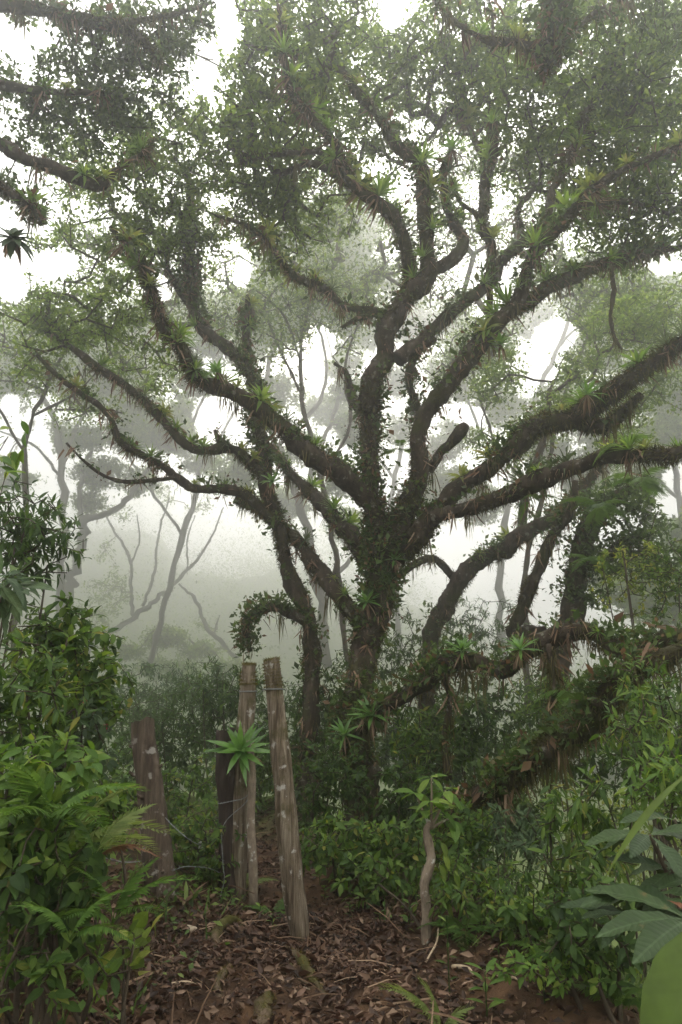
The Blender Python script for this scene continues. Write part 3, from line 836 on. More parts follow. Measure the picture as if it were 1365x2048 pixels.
# --- dark tree on the right
b = W(1120, 1300, 10.5); b[2] = float(g(b[0], b[1]))
t = tree_begin('dark_tree', b, 'dark forked tree draped with ferns behind the low mossy limb')
limb(t, 'I', [(1105, 1500, 36), (1120, 1300, 34), (1140, 1200, 34), (1160, 1110, 34), (1190, 1040, 30), (1230, 1000, 24), (1290, 960, 16)], 10.5, 10, 'trunk')
limb(t, 'I2', [(1090, 1260, 16), (1045, 1265, 18), (1020, 1268, 20), (1045, 1210, 18), (1075, 1160, 19), (1095, 1100, 19), (1115, 1055, 18), (1140, 1020, 14), (1150, 960, 9)], 10.4, 9.6)
limb(t, 'I3', [(1170, 1120, 20), (1200, 1130, 18), (1240, 1090, 18), (1290, 1060, 12)], 10.4, 9.5)
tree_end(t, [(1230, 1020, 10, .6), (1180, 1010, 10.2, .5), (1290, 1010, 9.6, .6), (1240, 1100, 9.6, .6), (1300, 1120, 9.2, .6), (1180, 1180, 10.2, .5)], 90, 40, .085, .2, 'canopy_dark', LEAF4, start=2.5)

# --- tree behind, right of the big trunk
b = W(862, 1340, 12.5); b[2] = float(g(b[0], b[1]))
t = tree_begin('background_tree', b, 'hazy tree with a bent trunk just right of the huge trunk', group='trees standing back in the mist')
limb(t, 'H', [(850, 1520, 34), (858, 1400, 30), (862, 1310, 28), (868, 1254, 27), (891, 1213, 26), (911, 1167, 26), (952, 1126, 27), (1000, 1090, 27), (1050, 1060, 25), (1110, 1025, 20), (1170, 970, 14), (1230, 890, 9)], 12.5, 11.5, 'trunk', mat='bark')
limb(t, 'H2', [(912, 1160, 14), (870, 1120, 13), (830, 1130, 11), (800, 1150, 8)], 12.3, 11.6)
limb(t, 'H3', [(1040, 1062, 14), (1060, 960, 12), (1090, 860, 10), (1100, 780, 7)], 11.9, 13)
tree_end(t, [(1180, 760, 13, .9), (1080, 830, 13, .8), (980, 760, 14, .9), (1030, 900, 14, .6), (1250, 650, 13, 1.0), (1320, 640, 12, .9), (1250, 880, 12, .6), (950, 880, 15, .6), (1300, 800, 12.5, .8)], 60, 40, .09, .22, 'canopy', LEAF2, start=1.0)

# --- trees in the fog
FAR = 3.0
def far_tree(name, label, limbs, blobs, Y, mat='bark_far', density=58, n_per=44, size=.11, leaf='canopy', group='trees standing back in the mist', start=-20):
    Y0 = Y; Y = Y * FAR; size = size * FAR * .85
    blobs = [(q[0], q[1], q[2] * FAR, q[3] * FAR, *q[4:]) for q in blobs]
    density = density / FAR ** 2 * 2.4
    f = limbs[0]
    b = W(f[0][0], f[0][1], Y); b[2] = float(g(b[0], b[1]))
    t = tree_begin(name, b, label, group=group)
    for i, L in enumerate(limbs):
        y0, y1 = Y, Y
        if len(L[-1]) == 2: y0, y1 = Y + L[-1][0] * FAR, Y + L[-1][1] * FAR; L = L[:-1]
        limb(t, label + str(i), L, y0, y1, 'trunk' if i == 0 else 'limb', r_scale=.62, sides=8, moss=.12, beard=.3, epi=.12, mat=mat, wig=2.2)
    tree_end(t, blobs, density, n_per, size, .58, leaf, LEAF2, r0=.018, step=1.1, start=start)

far_tree('background_tree', 'tall misty tree with an upright trunk behind the leafy bank',
         [[(120, 1330, 22), (124, 1180, 20), (128, 1037, 19), (120, 900, 18), (104, 837, 16), (72, 776, 14), (31, 705, 10), (-20, 650, 6)], [(122, 930, 12), (150, 860, 11), (190, 800, 9), (220, 720, 6), (0, 2)], [(126, 960, 8), (80, 900, 7), (20, 870, 5), (-40, 850, 3), (0, -1)]],
         [(40, 690, 16, 1.0), (-20, 780, 16, 1.0), (150, 760, 17, .9), (220, 700, 17, .9), (110, 690, 17, .8), (20, 950, 17, .6), (180, 880, 17, .5)], 16)
far_tree('background_tree', 'misty tree whose trunk bends into a long right-hand limb',
         [[(120, 1330, 30), (132, 1210, 27), (150, 1137, 24), (167, 1076, 22), (178, 1036, 20), (200, 1030, 18), (231, 1020, 16), (264, 988, 13), (286, 955, 10), (330, 890, 6)], [(170, 1060, 14), (160, 1000, 12), (170, 930, 10), (200, 860, 7), (0, 1)]],
         [(330, 860, 17, .8), (260, 870, 18, .8), (200, 950, 18, .7), (380, 830, 18, .7), (180, 1010, 18, .5), (270, 800, 18, .8)], 17)
far_tree('background_tree', 'bare forked tree standing pale in the thickest fog',
         [[(150, 1330, 17), (195, 1280, 16), (256, 1244, 15), (290, 1216, 14), (328, 1187, 11), (369, 1146, 9), (405, 1105, 7), (430, 1060, 5), (447, 1015, 3)], [(267, 1235, 10), (262, 1177, 9), (262, 1126, 8), (246, 1090, 7), (222, 1050, 5), (200, 1010, 3), (0, 1)],
          [(285, 1212, 8), (308, 1151, 7), (313, 1100, 6), (322, 1050, 5), (340, 995, 3), (0, 1)], [(262, 1130, 5), (280, 1080, 4), (275, 1030, 3), (0, -1)], [(375, 1140, 5), (375, 1080, 4), (390, 1030, 3), (0, -1)]],
         [(400, 1010, 22, .5), (250, 1030, 22, .5), (330, 990, 22, .5), (230, 1110, 22, .6), (220, 1180, 21, .8), (190, 1230, 20, .8), (250, 1150, 22, .4)], 21, density=22, n_per=14)
far_tree('background_tree', 'leaning misty tree with a curved limb low in the fog hollow',
         [[(520, 1370, 14), (482, 1326, 12), (446, 1290, 11), (410, 1249, 10), (395, 1203, 8), (359, 1167, 5)], [(455, 1295, 6), (430, 1270, 5), (440, 1230, 3), (0, 1)]],
         [(330, 1275, 19, .7, .45), (395, 1300, 19, .6, .45), (250, 1300, 18, .6, .45), (350, 1345, 18, .7, .4), (450, 1335, 18, .5, .45), (300, 1330, 20, .5, .4), (420, 1250, 21, .4, .5)], 20, density=46, n_per=26)
far_tree('background_tree', 'broad misty tree filling the sky behind the slim tree',
         [[(655, 1330, 26), (640, 1200, 24), (620, 1080, 22), (590, 980, 20), (560, 900, 17), (530, 800, 15), (545, 700, 12), (560, 600, 9)], [(600, 1000, 14), (640, 900, 13), (680, 800, 11), (700, 700, 9), (690, 600, 6), (0, 1.5)],
          [(560, 890, 12), (640, 800, 10), (650, 700, 8), (620, 620, 6), (0, -1)], [(640, 1180, 13), (700, 1120, 12), (760, 1060, 10), (800, 980, 8), (0, 2)], [(545, 700, 8), (480, 640, 7), (440, 570, 5), (0, 1)]],
         [(600, 600, 14, 1.0), (540, 560, 14, .8), (680, 530, 14, 1.0), (700, 440, 14, 1.0), (620, 470, 13.5, .9), (560, 640, 14, .7), (680, 620, 15, .8), (760, 560, 15, .7), (480, 620, 14.5, .7), (430, 680, 15, .8), (720, 860, 15, .6), (690, 780, 15, .5), (560, 780, 15, .6), (380, 760, 15, .6), (480, 950, 15, .7), (600, 900, 15.5, .6), (680, 960, 15, .6)], 14, density=52)
far_tree('background_tree', 'misty tree with airy crown far behind the right-hand limbs',
         [[(1010, 1330, 20), (1000, 1200, 18), (1010, 1050, 17), (1040, 900, 15), (1080, 780, 13), (1140, 640, 10), (1180, 560, 7)], [(1040, 900, 9), (1120, 860, 8), (1200, 800, 7), (1290, 700, 5), (0, 1)], [(1030, 960, 9), (970, 880, 8), (930, 780, 7), (920, 700, 5), (0, 1)], [(1120, 690, 7), (1200, 620, 6), (1300, 590, 4), (0, -1)]],
         [(1180, 560, 17, 1.1), (1060, 640, 18, .8), (960, 690, 17, 1.0), (1200, 700, 17, .9), (1300, 590, 16, 1.0), (1000, 820, 18, .8), (1090, 900, 18, .8), (1200, 850, 17, .8), (1340, 760, 16, 1.0), (920, 780, 18, .6), (900, 980, 18, .9), (960, 1010, 18, .7), (880, 900, 18, .6), (1180, 960, 17, .7)], 17, density=50)
far_tree('background_tree', 'misty tree at the edge of the clearing behind the dark forked tree',
         [[(1330, 1330, 26), (1320, 1200, 24), (1300, 1080, 20), (1310, 960, 17), (1340, 850, 12), (1370, 740, 8)], [(1310, 1120, 12), (1250, 1040, 10), (1200, 990, 7), (0, 1)]],
         [(1340, 880, 13, .8), (1370, 760, 13, 1.0), (1270, 960, 13, .6), (1390, 1060, 12, .7), (1300, 1180, 12, .8), (1370, 1200, 11, .8), (1200, 1150, 13, .5)], 13, density=56)

far_tree('background_tree', 'misty many-branched tree between the slim tree and the bank',
         [[(300, 1340, 18), (330, 1200, 16), (370, 1060, 15), (400, 940, 13), (380, 840, 11), (330, 740, 9), (300, 640, 6)], [(395, 950, 9), (450, 860, 8), (500, 760, 7), (520, 660, 5), (0, 1)], [(385, 850, 8), (420, 760, 7), (430, 680, 5), (0, -1)], [(365, 1070, 8), (300, 980, 7), (250, 900, 6), (210, 820, 4), (0, 1)]],
         [(300, 650, 18, 1.0), (380, 620, 18, .9), (250, 740, 18, .9), (520, 650, 18, .9), (440, 620, 18, .8), (180, 780, 18, .9), (330, 700, 18, .8), (120, 880, 18, .7), (500, 700, 18, .6), (270, 960, 18, .6), (400, 920, 18, .6), (350, 880, 18, .6)], 18, density=46)
far_tree('background_tree', 'misty slender tree seen through the fork of the huge tree',
         [[(800, 1340, 18), (795, 1200, 16), (780, 1050, 14), (800, 900, 12), (830, 760, 10), (820, 640, 7)], [(790, 960, 8), (720, 860, 7), (680, 760, 6), (650, 660, 4), (0, 1)], [(815, 830, 7), (880, 740, 6), (930, 650, 4), (0, 1)]],
         [(820, 640, 19, 1.0), (740, 660, 19, .9), (900, 640, 19, .9), (680, 720, 19, .8), (900, 740, 19, .8), (790, 760, 19, .7), (700, 840, 19, .7), (920, 860, 19, .6), (800, 860, 19, .6), (640, 820, 19, .7), (860, 1010, 19, .7), (690, 1050, 19, .7), (560, 1010, 19, .8)], 19, density=46)
far_tree('background_tree', 'misty round-crowned tree at the far right of the forest',
         [[(1400, 1340, 20), (1380, 1150, 18), (1360, 1000, 15), (1330, 850, 12), (1280, 740, 9), (1240, 650, 6)], [(1360, 1000, 9), (1280, 920, 8), (1220, 860, 6), (0, 1)]],
         [(1240, 620, 18, 1.1), (1330, 660, 18, 1.1), (1160, 600, 18, .8), (1280, 780, 18, 1.0), (1210, 860, 18, .8), (1340, 860, 18, .9), (1130, 800, 18, .8), (1270, 900, 18, .7), (1180, 930, 18, .7)], 18, density=46)

# --- trees of middle distance whose crowns close the view between the great limbs
def mid_tree(label, limbs, blobs, Y, density=52, n_per=36, size=.11):
    global FAR
    keep, FAR = FAR, 1.15
    far_tree('background_tree', label, limbs, blobs, Y, density=density / 2.2, n_per=n_per, size=size, mat='bark')
    FAR = keep
mid_tree('slender tree in light mist threading up behind the fork of the huge tree',
         [[(700, 1420, 18), (690, 1250, 17), (670, 1100, 15), (640, 960, 14), (615, 840, 12), (600, 720, 10), (620, 600, 7)], [(640, 960, 9), (700, 850, 8), (690, 740, 7), (720, 640, 5), (0, .5)], [(610, 800, 8), (560, 700, 7), (520, 600, 5), (0, .5)], [(600, 720, 6), (560, 620, 5), (480, 560, 4), (0, -.5)]],
         [(620, 610, 15, 1.0), (540, 600, 15, .9), (700, 620, 15, .8), (470, 560, 15, .8), (560, 690, 15, .7), (720, 560, 16, .8), (650, 540, 15, .8), (480, 660, 16, .7), (680, 700, 16, .6), (530, 470, 15, .7), (700, 420, 15, .8), (780, 520, 16, .8), (800, 440, 16, .8), (870, 570, 16, .8), (860, 480, 16.5, .7), (640, 450, 16, .8), (590, 380, 16, .8)], 15)
mid_tree('lightly misted tree spreading behind the right-hand limbs of the huge tree',
         [[(1060, 1420, 18), (1050, 1250, 17), (1060, 1100, 15), (1090, 980, 13), (1110, 860, 11), (1150, 740, 9), (1190, 640, 6)], [(1080, 1000, 8), (1000, 900, 7), (960, 800, 6), (940, 700, 4), (0, .5)], [(1110, 860, 7), (1200, 800, 6), (1280, 720, 5), (1340, 640, 3), (0, .6)]],
         [(1190, 620, 14.5, .9), (1270, 660, 14.5, .9), (1330, 600, 14, .9), (1180, 730, 15, .7), (950, 680, 15, .8), (1000, 760, 15, .7), (880, 720, 16, .7), (1260, 560, 14, .9), (1330, 730, 14.5, .8), (1150, 560, 15, .8), (1060, 560, 15, .6), (1240, 820, 15, .6), (1060, 860, 15.5, .6), (1020, 650, 15, .5), (930, 480, 16, .8), (1000, 470, 16, .7), (890, 400, 16, .8), (1070, 420, 16, .8), (940, 600, 16, .6), (1090, 510, 15.5, .7), (1060, 320, 16, .8), (930, 320, 16.5, .8)], 15)
mid_tree('lightly misted tree rising behind the ends of the slim tree branches',
         [[(20, 1380, 18), (40, 1200, 16), (60, 1040, 14), (50, 900, 12), (90, 780, 10), (140, 680, 7)], [(52, 910, 8), (0, 820, 7), (-40, 740, 5), (0, .5)], [(70, 830, 7), (160, 780, 6), (230, 700, 4), (0, .5)]],
         [(140, 640, 14, .9), (60, 620, 14, .8), (220, 640, 14, .8), (10, 690, 14, .8), (120, 740, 14.5, .6), (200, 560, 14, .7), (260, 740, 15, .7), (330, 620, 15, .7), (20, 770, 14.5, .5), (210, 830, 15, .5), (300, 480, 15, .8), (180, 470, 15, .7), (380, 540, 15.5, .8), (420, 640, 15.5, .7), (320, 780, 16, .6), (130, 830, 15.5, .5)], 14.5)

# wooded hillside dim in the fog
def hill_z(x, y):
    return -6 + 40 * sstep(85, 175, y) * (1 - .7 * sstep(-20, 60, x)) + 11 * sstep(85, 130, y) * vnoise(np.stack([x * .035, y * .035, x * 0 + .4], -1)) + 3.5 * vnoise(np.stack([x * .15, y * .15, x * 0], -1))
hx = np.linspace(-190, 150, 110); hy = np.linspace(80, 195, 60)
HX, HY = np.meshgrid(hx, hy)
ii = (np.arange(59)[:, None] * 110 + np.arange(109)[None]).ravel()
hills = tag(mk('hills', np.stack([HX, HY, hill_z(HX, HY)], -1).reshape(-1, 3), np.stack([ii, ii + 1, ii + 111, ii + 110], -1), M['soil'], smooth=True), 'wooded hillside fading into the fog', 'hill', kind='structure')
n = 150000
wx = rng.uniform(-120, 100, n); wy = rng.uniform(82, 172, n)
cell = vnoise(np.stack([wx * .22, wy * .22, wx * 0 + 2], -1)) + .5 * vnoise(np.stack([wx * .6, wy * .6, wx * 0 + 2], -1))
wp = np.stack([wx, wy, hill_z(wx, wy) + np.clip(.5 + cell, 0, 2) * rng.random(n) ** .7 * 15.0], -1)
A = Acc(); A.leaves(LEAF2, wp, frames(rdir(n), nz(rdir(n) * .7 + [0, -.3, .7])), rng.uniform(.3, .7, n))
tag(A.build('far_wood', M['canopy']), 'distant woodland on the hillside fading into the fog', 'woodland', kind='stuff')

# --- near limbs overhead
b = np.array([-4.6, 5.2, 0.0]); b[2] = float(g(b[0], b[1]))
t = tree_begin('overhanging_tree', b, 'dark overhanging tree whose limbs carry bromeliads above the leafy bank')
limb(t, 'O0', [(-260, 1500, 60), (-255, 900, 55), (-230, 500, 45), (-200, 300, 36), (-190, 100, 30), (-170, -150, 20)], 5.6, 5.2, 'trunk', beard=.3, epi=.3)
limb(t, 'O1', [(-190, 60, 24), (-90, 10, 24), (0, 8, 22), (77, 10, 20), (154, 31, 19), (231, 51, 18), (282, 77, 15), (323, 123, 8)], 5.3, 6.2, beard=1.6)
limb(t, 'O2', [(-200, 300, 24), (-100, 270, 22), (0, 287, 20), (51, 318, 18), (103, 333, 17), (154, 354, 17), (195, 366, 16), (231, 338, 11), (287, 308, 8), (310, 277, 4)], 5.3, 6.4, beard=1.4)
limb(t, 'O3', [(-210, 400, 22), (-100, 350, 20), (0, 372, 18), (50, 408, 17), (85, 440, 14)], 5.3, 5.8, beard=1.4)
limb(t, 'O4', [(-195, 190, 18), (-80, 175, 16), (0, 172, 15), (60, 178, 13), (130, 186, 11), (220, 190, 6)], 5.3, 6.3)
limb(t, 'O5', [(231, 51, 10), (290, 40, 9), (350, 30, 7), (430, 5, 4)], 5.9, 6.4, epi=.5)
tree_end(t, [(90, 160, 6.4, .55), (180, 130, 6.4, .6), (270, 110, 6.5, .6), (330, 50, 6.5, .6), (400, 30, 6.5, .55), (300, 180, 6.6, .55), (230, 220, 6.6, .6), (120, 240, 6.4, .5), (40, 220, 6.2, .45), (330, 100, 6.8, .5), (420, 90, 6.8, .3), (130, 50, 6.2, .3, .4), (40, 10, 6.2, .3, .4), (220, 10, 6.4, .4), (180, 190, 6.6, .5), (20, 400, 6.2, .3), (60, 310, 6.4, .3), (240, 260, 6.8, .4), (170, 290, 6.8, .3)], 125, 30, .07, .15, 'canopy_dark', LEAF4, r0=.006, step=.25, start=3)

b = np.array([3.0, 3.2, 0.0]); b[2] = float(g(b[0], b[1]))
t = tree_begin('hanging_limb', b, 'dark hanging limb bearded with moss dipping into view over the trail', 'limb')
limb(t, 'P0', [(1400, -900, 40), (1280, -500, 38), (1180, -250, 33), (1125, -90, 28), (1114, 0, 26), (1117, 60, 27), (1106, 120, 22), (1090, 140, 9)], 4.2, 5.4, beard=2.5, epi=3, moss=2)
limb(t, 'P1', [(1105, 118, 18), (1075, 100, 17), (1058, 96, 15), (1034, 82, 11), (983, 79, 10), (932, 56, 8), (891, 31, 6), (868, -5, 5), (850, -60, 3)], 5.4, 5.8, beard=1.5, epi=1.2)
limb(t, 'P2', [(1117, 70, 9), (1150, 60, 8), (1200, 20, 6), (1290, -20, 4)], 5.3, 5.9, beard=.8)
limb(t, 'P3', [(985, 79, 5), (985, 30, 4), (970, -30, 3)], 5.7, 5.9, beard=.5)
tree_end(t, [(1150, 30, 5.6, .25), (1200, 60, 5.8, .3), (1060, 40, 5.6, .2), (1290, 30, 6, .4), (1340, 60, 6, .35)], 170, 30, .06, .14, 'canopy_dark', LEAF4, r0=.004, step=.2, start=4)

# ------------------------------------------------------------------ bromeliads
def strap(L, w, th0, arch, seg=5):
    """An arching strap leaf in the local XZ plane of its azimuth, from the origin."""
    t = np.linspace(0, 1, seg + 1)
    th = th0 - arch * t
    ds = L / seg
    x = np.concatenate([[0], np.cumsum(np.cos(th[:-1]) * ds)]); z = np.concatenate([[0], np.cumsum(np.sin(th[:-1]) * ds)])
    ww = w * .5 * np.minimum(1, (1 - t) * 2.2 + .03) * (.8 + .2 * np.sin(t * 3))
    c = np.stack([x, 0 * x, z], -1)
    nrm = np.stack([-np.sin(th), 0 * th, np.cos(th)], -1)
    side = np.array([0, 1, 0])
    l = c + side * ww[:, None] + nrm * ww[:, None] * .35; r = c - side * ww[:, None] + nrm * ww[:, None] * .35
    V = np.stack([l, c, r], 1).reshape(-1, 3)
    i = np.arange(seg) * 3
    Fq = np.concatenate([np.stack([i, i + 1, i + 4, i + 3], -1), np.stack([i + 1, i + 2, i + 5, i + 4], -1)])
    return V, Fq

def rotz(V, a):
    c, s = math.cos(a), math.sin(a)
    return V @ np.array([[c, s, 0], [-s, c, 0], [0, 0, 1]])

def rosette(n, L, w, lo=.15, hi=1.35, arch=(.5, 1.2), seg=5):
    A = Acc()
    for i in range(n):
        f = i / n
        V, Fq = strap(L * rng.uniform(.75, 1.1) * (1 - .25 * f), w, lo + (hi - lo) * f + rng.normal() * .1, rng.uniform(*arch), seg)
        A.add(rotz(V, i * 2.4 + rng.normal() * .15), Fq, rng.random() * .7 + .3 * f)
    return A
BROM = []
for v in range(10):
    A = rosette((24, 34, 18, 40)[v % 4], 1.0, (.12, .075, .14, .05)[v % 4], (-.1, .25, .1, -.5)[v % 4] + rng.normal() * .1, 1.45, ((.5, 1.3), (.2, .8), (.8, 1.7), (.3, 1.6))[v % 4])
    D = Acc()
    for i in range(int(rng.integers(8, 30))):
        V, Fq = strap(rng.uniform(.5, 1.1), .07, rng.uniform(-.9, -.1), rng.uniform(.4, 1.2), 4)
        D.add(rotz(V, rng.uniform(0, 6.28)), Fq, rng.random())
    a = A.build('rosette', M[('brom', 'brom', 'brom_pale', 'brom_grey')[v % 4]]); d = D.build('dead_leaves', M['dead'])
    BROM.append((a.data, d.data))
    bpy.data.objects.remove(a); bpy.data.objects.remove(d)

def bromeliad(pos, axis, size, label, group, lag=0.0):
    o = empty('bromeliad', pos)
    tag(o, label, 'bromeliad', group)
    ax = Vector(axis).normalized()
    o.rotation_euler = ax.to_track_quat('Z', 'Y').to_euler()
    v = rng.integers(len(BROM))
    sp = rng.uniform(0, 6.28)
    for nm, me in zip(('rosette', 'dead_leaves'), BROM[v]):
        c = bpy.data.objects.new(nm, me); COL.objects.link(c); c.parent = o
        c.rotation_euler = (0, 0, sp)
        c.scale = (size,) * 3 if nm == 'rosette' else (size * .8, size * .8, size)
    return o

ORD = ['first', 'second', 'third', 'fourth', 'fifth', 'sixth', 'seventh', 'eighth', 'ninth', 'tenth', 'eleventh', 'twelfth', 'thirteenth', 'fourteenth', 'fifteenth', 'sixteenth', 'seventeenth', 'eighteenth', 'nineteenth', 'twentieth']
PERCH = [  # limb, how many, from, to, size, where
    ('A', 9, .42, 1, .34, 'tall crooked left stem of the huge tree'),
    ('A2', 11, .2, .95, .36, 'long limb arching up to the top left crown'),
    ('A3', 4, .5, 1, .38, 'hooked limb in the middle of the huge tree'),
    ('A5', 4, .25, 1, .28, 'thin wavy limb reaching left from the upper stem'),
    ('B', 10, .35, 1, .33, 'long right-hand stem of the huge tree'),
    ('B2', 3, .3, .8, .28, 'upright branch off the right-hand stem'),
    ('B4', 6, .2, .9, .30, 'level limb spreading right in the upper crown'),
    ('B5', 3, .1, .9, .28, 'small level branch near the crown edge'),
    ('C', 4, .2, .9, .30, 'limb curving right between the two main stems'),
    ('C2', 7, .2, 1, .32, 'upright column-like limb of the upper crown'),
    ('C4', 3, .5, 1, .32, 'short upright stub beside the column-like limb'),
    ('D', 8, .3, 1, .30, 'thick rising limb right of the fork'),
    ('D2', 6, .35, .95, .28, 'thick level limb right of the fork'),
    ('E', 13, .16, .95, .30, 'thick limb sloping over the slim tree'),
    ('G', 4, .2, .7, .26, 'rear limb sloping left behind the huge trunk'),
    ('G2', 4, .2, .9, .28, 'hazy rear limb behind the fork of the huge tree'),
    ('F', 7, .45, .98, .26, 'upper trunk of the slim mossy tree'),
    ('F1', 6, .1, .9, .24, 'lowest long branch of the slim mossy tree'),
    ('F2', 8, .1, .95, .24, 'upper long branch of the slim mossy tree'),
    ('F4', 2, .4, 1, .26, 'upright side shoot of the slim mossy tree'),
    ('F5', 3, .3, 1, .3, 'inner upright stem of the slim mossy tree'),
    ('O1', 4, .35, .9, .22, 'topmost overhanging limb of the dark tree'),
    ('O2', 6, .35, .95, .20, 'middle overhanging limb of the dark tree'),
    ('O3', 4, .45, 1, .22, 'lowest overhanging limb of the dark tree'),
    ('O4', 3, .4, .9, .22, 'thin overhanging limb of the dark tree'),
    ('P1', 2, .3, .6, .20, 'hanging mossy limb over the trail'),
    ('H', 4, .35, .9, .30, 'bent hazy trunk right of the huge tree'),
    ('I2', 2, .3, .8, .24, 'dark forked tree'),
    ('J', 5, .15, .95, .20, 'low sprawling limb'),
]
for key, n, a, bb, size, where in PERCH:
    Q, rq = LIMBS[key]
    n = int(round(n * 1.5)) if key[0] in 'ABCDEF' else n
    for i in range(n):
        f = a + (bb - a) * (i + rng.uniform(.15, .85)) / n
        k = int(f * (len(Q) - 1)); k = min(max(k, 1), len(Q) - 2)
        T = nz(Q[k + 1] - Q[k - 1])
        side = nz(np.cross(T, [0, 0, 1]) + 1e-6)
        up = nz(np.cross(side, T)); up = up if up[2] > 0 else -up
        an = rng.normal() * .75
        nn = up * math.cos(an) + side * math.sin(an)
        if abs(T[2]) > .8:
            nn = nz(np.array([rng.normal() * .8, -abs(rng.normal()) * .7 - .15, .35]))
        ax = nz(nn * .8 + np.array([0, 0, .55]) + rng.normal(size=3) * .12)
        od = 'outermost' if i == n - 1 else ORD[i]
        bromeliad(Q[k] + nn * rq[k] * .9, ax, size * rng.uniform(.5, 1.4), od + ' bromeliad outward along the ' + where, 'bromeliads on the ' + where)

def big_bromeliad(pos, axis, L, w, n, label, dead=8, lo=.0, hi=1.3, mat='brom_near', arch=(.2, .8)):
    o = empty('bromeliad', pos); tag(o, label, 'bromeliad')
    o.rotation_euler = Vector(axis).normalized().to_track_quat('Z', 'Y').to_euler()
    for i in range(n):
        f = i / n
        V, Fq = strap(L * rng.uniform(.85, 1.08) * (1 - .3 * f), w, lo + (hi - lo) * f, rng.uniform(*arch), 6)
        mk('leaf', rotz(V, i * 2.4 + rng.normal() * .1), Fq, M[mat], o, True)
    if dead:
        D = Acc()
        for i in range(dead):
            V, Fq = strap(L * rng.uniform(.6, 1.0), w * .45, rng.uniform(-1.2, -.4), rng.uniform(.3, 1.0), 4)
            D.add(rotz(V, rng.uniform(0, 6.28)), Fq, rng.random())
        tag(D.build('dead_leaves', M['dead'], o), 'brown drooping dead leaves under the rosette')
    return o

def ndir(*a): return nz(np.array(a, float))
BB = [(745, 1432, 7.9, .34, .045, 'bromeliad with grey-green straps on the huge trunk where the low limb starts', 12),
      (1042, 1300, 6.5, .24, .03, 'bromeliad with a long rusty skirt on the low sprawling limb', 22),
      (925, 1302, 7.2, .25, .035, 'flat spreading bromeliad on the hump of the low sprawling limb', 10),
      (735, 1205, 8.7, .26, .04, 'bromeliad with a drooping tan skirt at the rear limb joint of the huge trunk', 22),
      (790, 1120, 8.7, .22, .03, 'withered bromeliad hanging pale dead straps below the main fork', 30),
      (690, 1470, 8.0, .30, .04, 'wide bromeliad on a mossy shelf at the left of the huge trunk', 8),
      (435, 745, 7.6, .30, .045, 'largest bromeliad on the thick limb above the slim tree', 14),
      (1175, 790, 7.0, .30, .04, 'arching bromeliad crowning the thick rising right-hand limb', 12),
      (545, 965, 8.4, .26, .04, 'upright bromeliad on the slim trunk beside its lowest branch', 10),
      (905, 300, 8.4, .38, .05, 'tall bromeliad topping the hooked limb of the huge tree', 18),
      (1000, 690, 8.2, .32, .06, 'broad dark epiphyte with hanging straps on the right-hand stem', 6)]
for px, py, Y, L, w, lab, dn in BB:
    big_bromeliad(W(px, py, Y), ndir(rng.normal() * .2, -.55, 1), L, w, 18, lab, dn)
# the dark rosette hanging at the left edge
big_bromeliad(W(28, 478, 3.6), ndir(.1, -.4, .5), .19, .05, 20, 'dark green bromeliad with drooping leaves on the twig end above the bank', 14, lo=-.7, hi=.9, mat='glossy')

# ------------------------------------------------------------------ fence posts
def post(name, label, foot, pts, mat, sides=30, amp=.10, top='flat', depth=None, lean=0.0):
    """pts: (px, py, half width px), foot to top. Stands where the foot meets the ground."""
    b = hit(*foot)
    Y = float(b[1])
    P = np.array([W(p[0], p[1], Y + lean * i) for i, p in enumerate(pts)])
    P = np.vstack([P[0] - [0, 0, .25], P])
    r = np.array([pts[0][2]] + [p[2] for p in pts]) * mpp(P[1])
    Q = catmull(P, 12); rq = np.interp(np.linspace(0, len(P) - 1, len(Q)), np.arange(len(P)), r)
    Q = Q + np.stack([vnoise(Q * 3.1 + 3), vnoise(Q * 3.1 + 23), 0 * rq], -1) * .014
    o = empty(name, b); tag(o, label, 'post')
    T, U, B = sweep_frames(Q)
    a = np.linspace(0, 2 * math.pi, sides, endpoint=False)
    N = U[:, None] * np.cos(a)[None, :, None] + B[:, None] * np.sin(a)[None, :, None]
    base = Q[:, None] + N * rq[:, None, None]
    # long grooves that follow the grain, and knots
    gr = vnoise(np.stack([np.cos(a) * 3.1, np.sin(a) * 3.1, a * 0 + len(label)], -1))[None] * .07 + vnoise(np.stack([np.cos(a) * 9.1, np.sin(a) * 9.1, a * 0 + len(label)], -1))[None] * .05
    kn = vnoise(base * np.array([26, 26, 5])) * amp * .6 + vnoise(base * np.array([7, 7, 4])) * amp
    V = Q[:, None] + N * (rq[:, None] * (1 + gr + kn))[..., None]
    n = len(Q)
    # uneven top edge
    edge = vnoise(np.stack([np.cos(a) * 1.7, np.sin(a) * 1.7, a * 0 + 4.2], -1))
    V[-1] += T[-1] * (edge * r[-1] * (.35 if top == 'broken' else .15))[:, None]
    i = np.arange(n - 1)[:, None] * sides; j = np.arange(sides)[None]; k = (j + 1) % sides
    Fq = np.stack([i + j, i + k, i + sides + k, i + sides + j], -1).reshape(-1, 4)
    mk('shaft', V.reshape(-1, 3), Fq, M[mat], o, True, origin=b)
    j = np.arange(sides)
    cap = np.vstack([V[-1], V[-1].mean(0, keepdims=True) - T[-1] * r[-1] * (.35 if top == 'broken' else .06)])
    mk('cut_top', cap, np.stack([j, (j + 1) % sides, np.full(sides, sides)], -1), M['post_dark' if top == 'broken' else 'cut_wood'], o, origin=b)
    return o, b, Q, rq, N

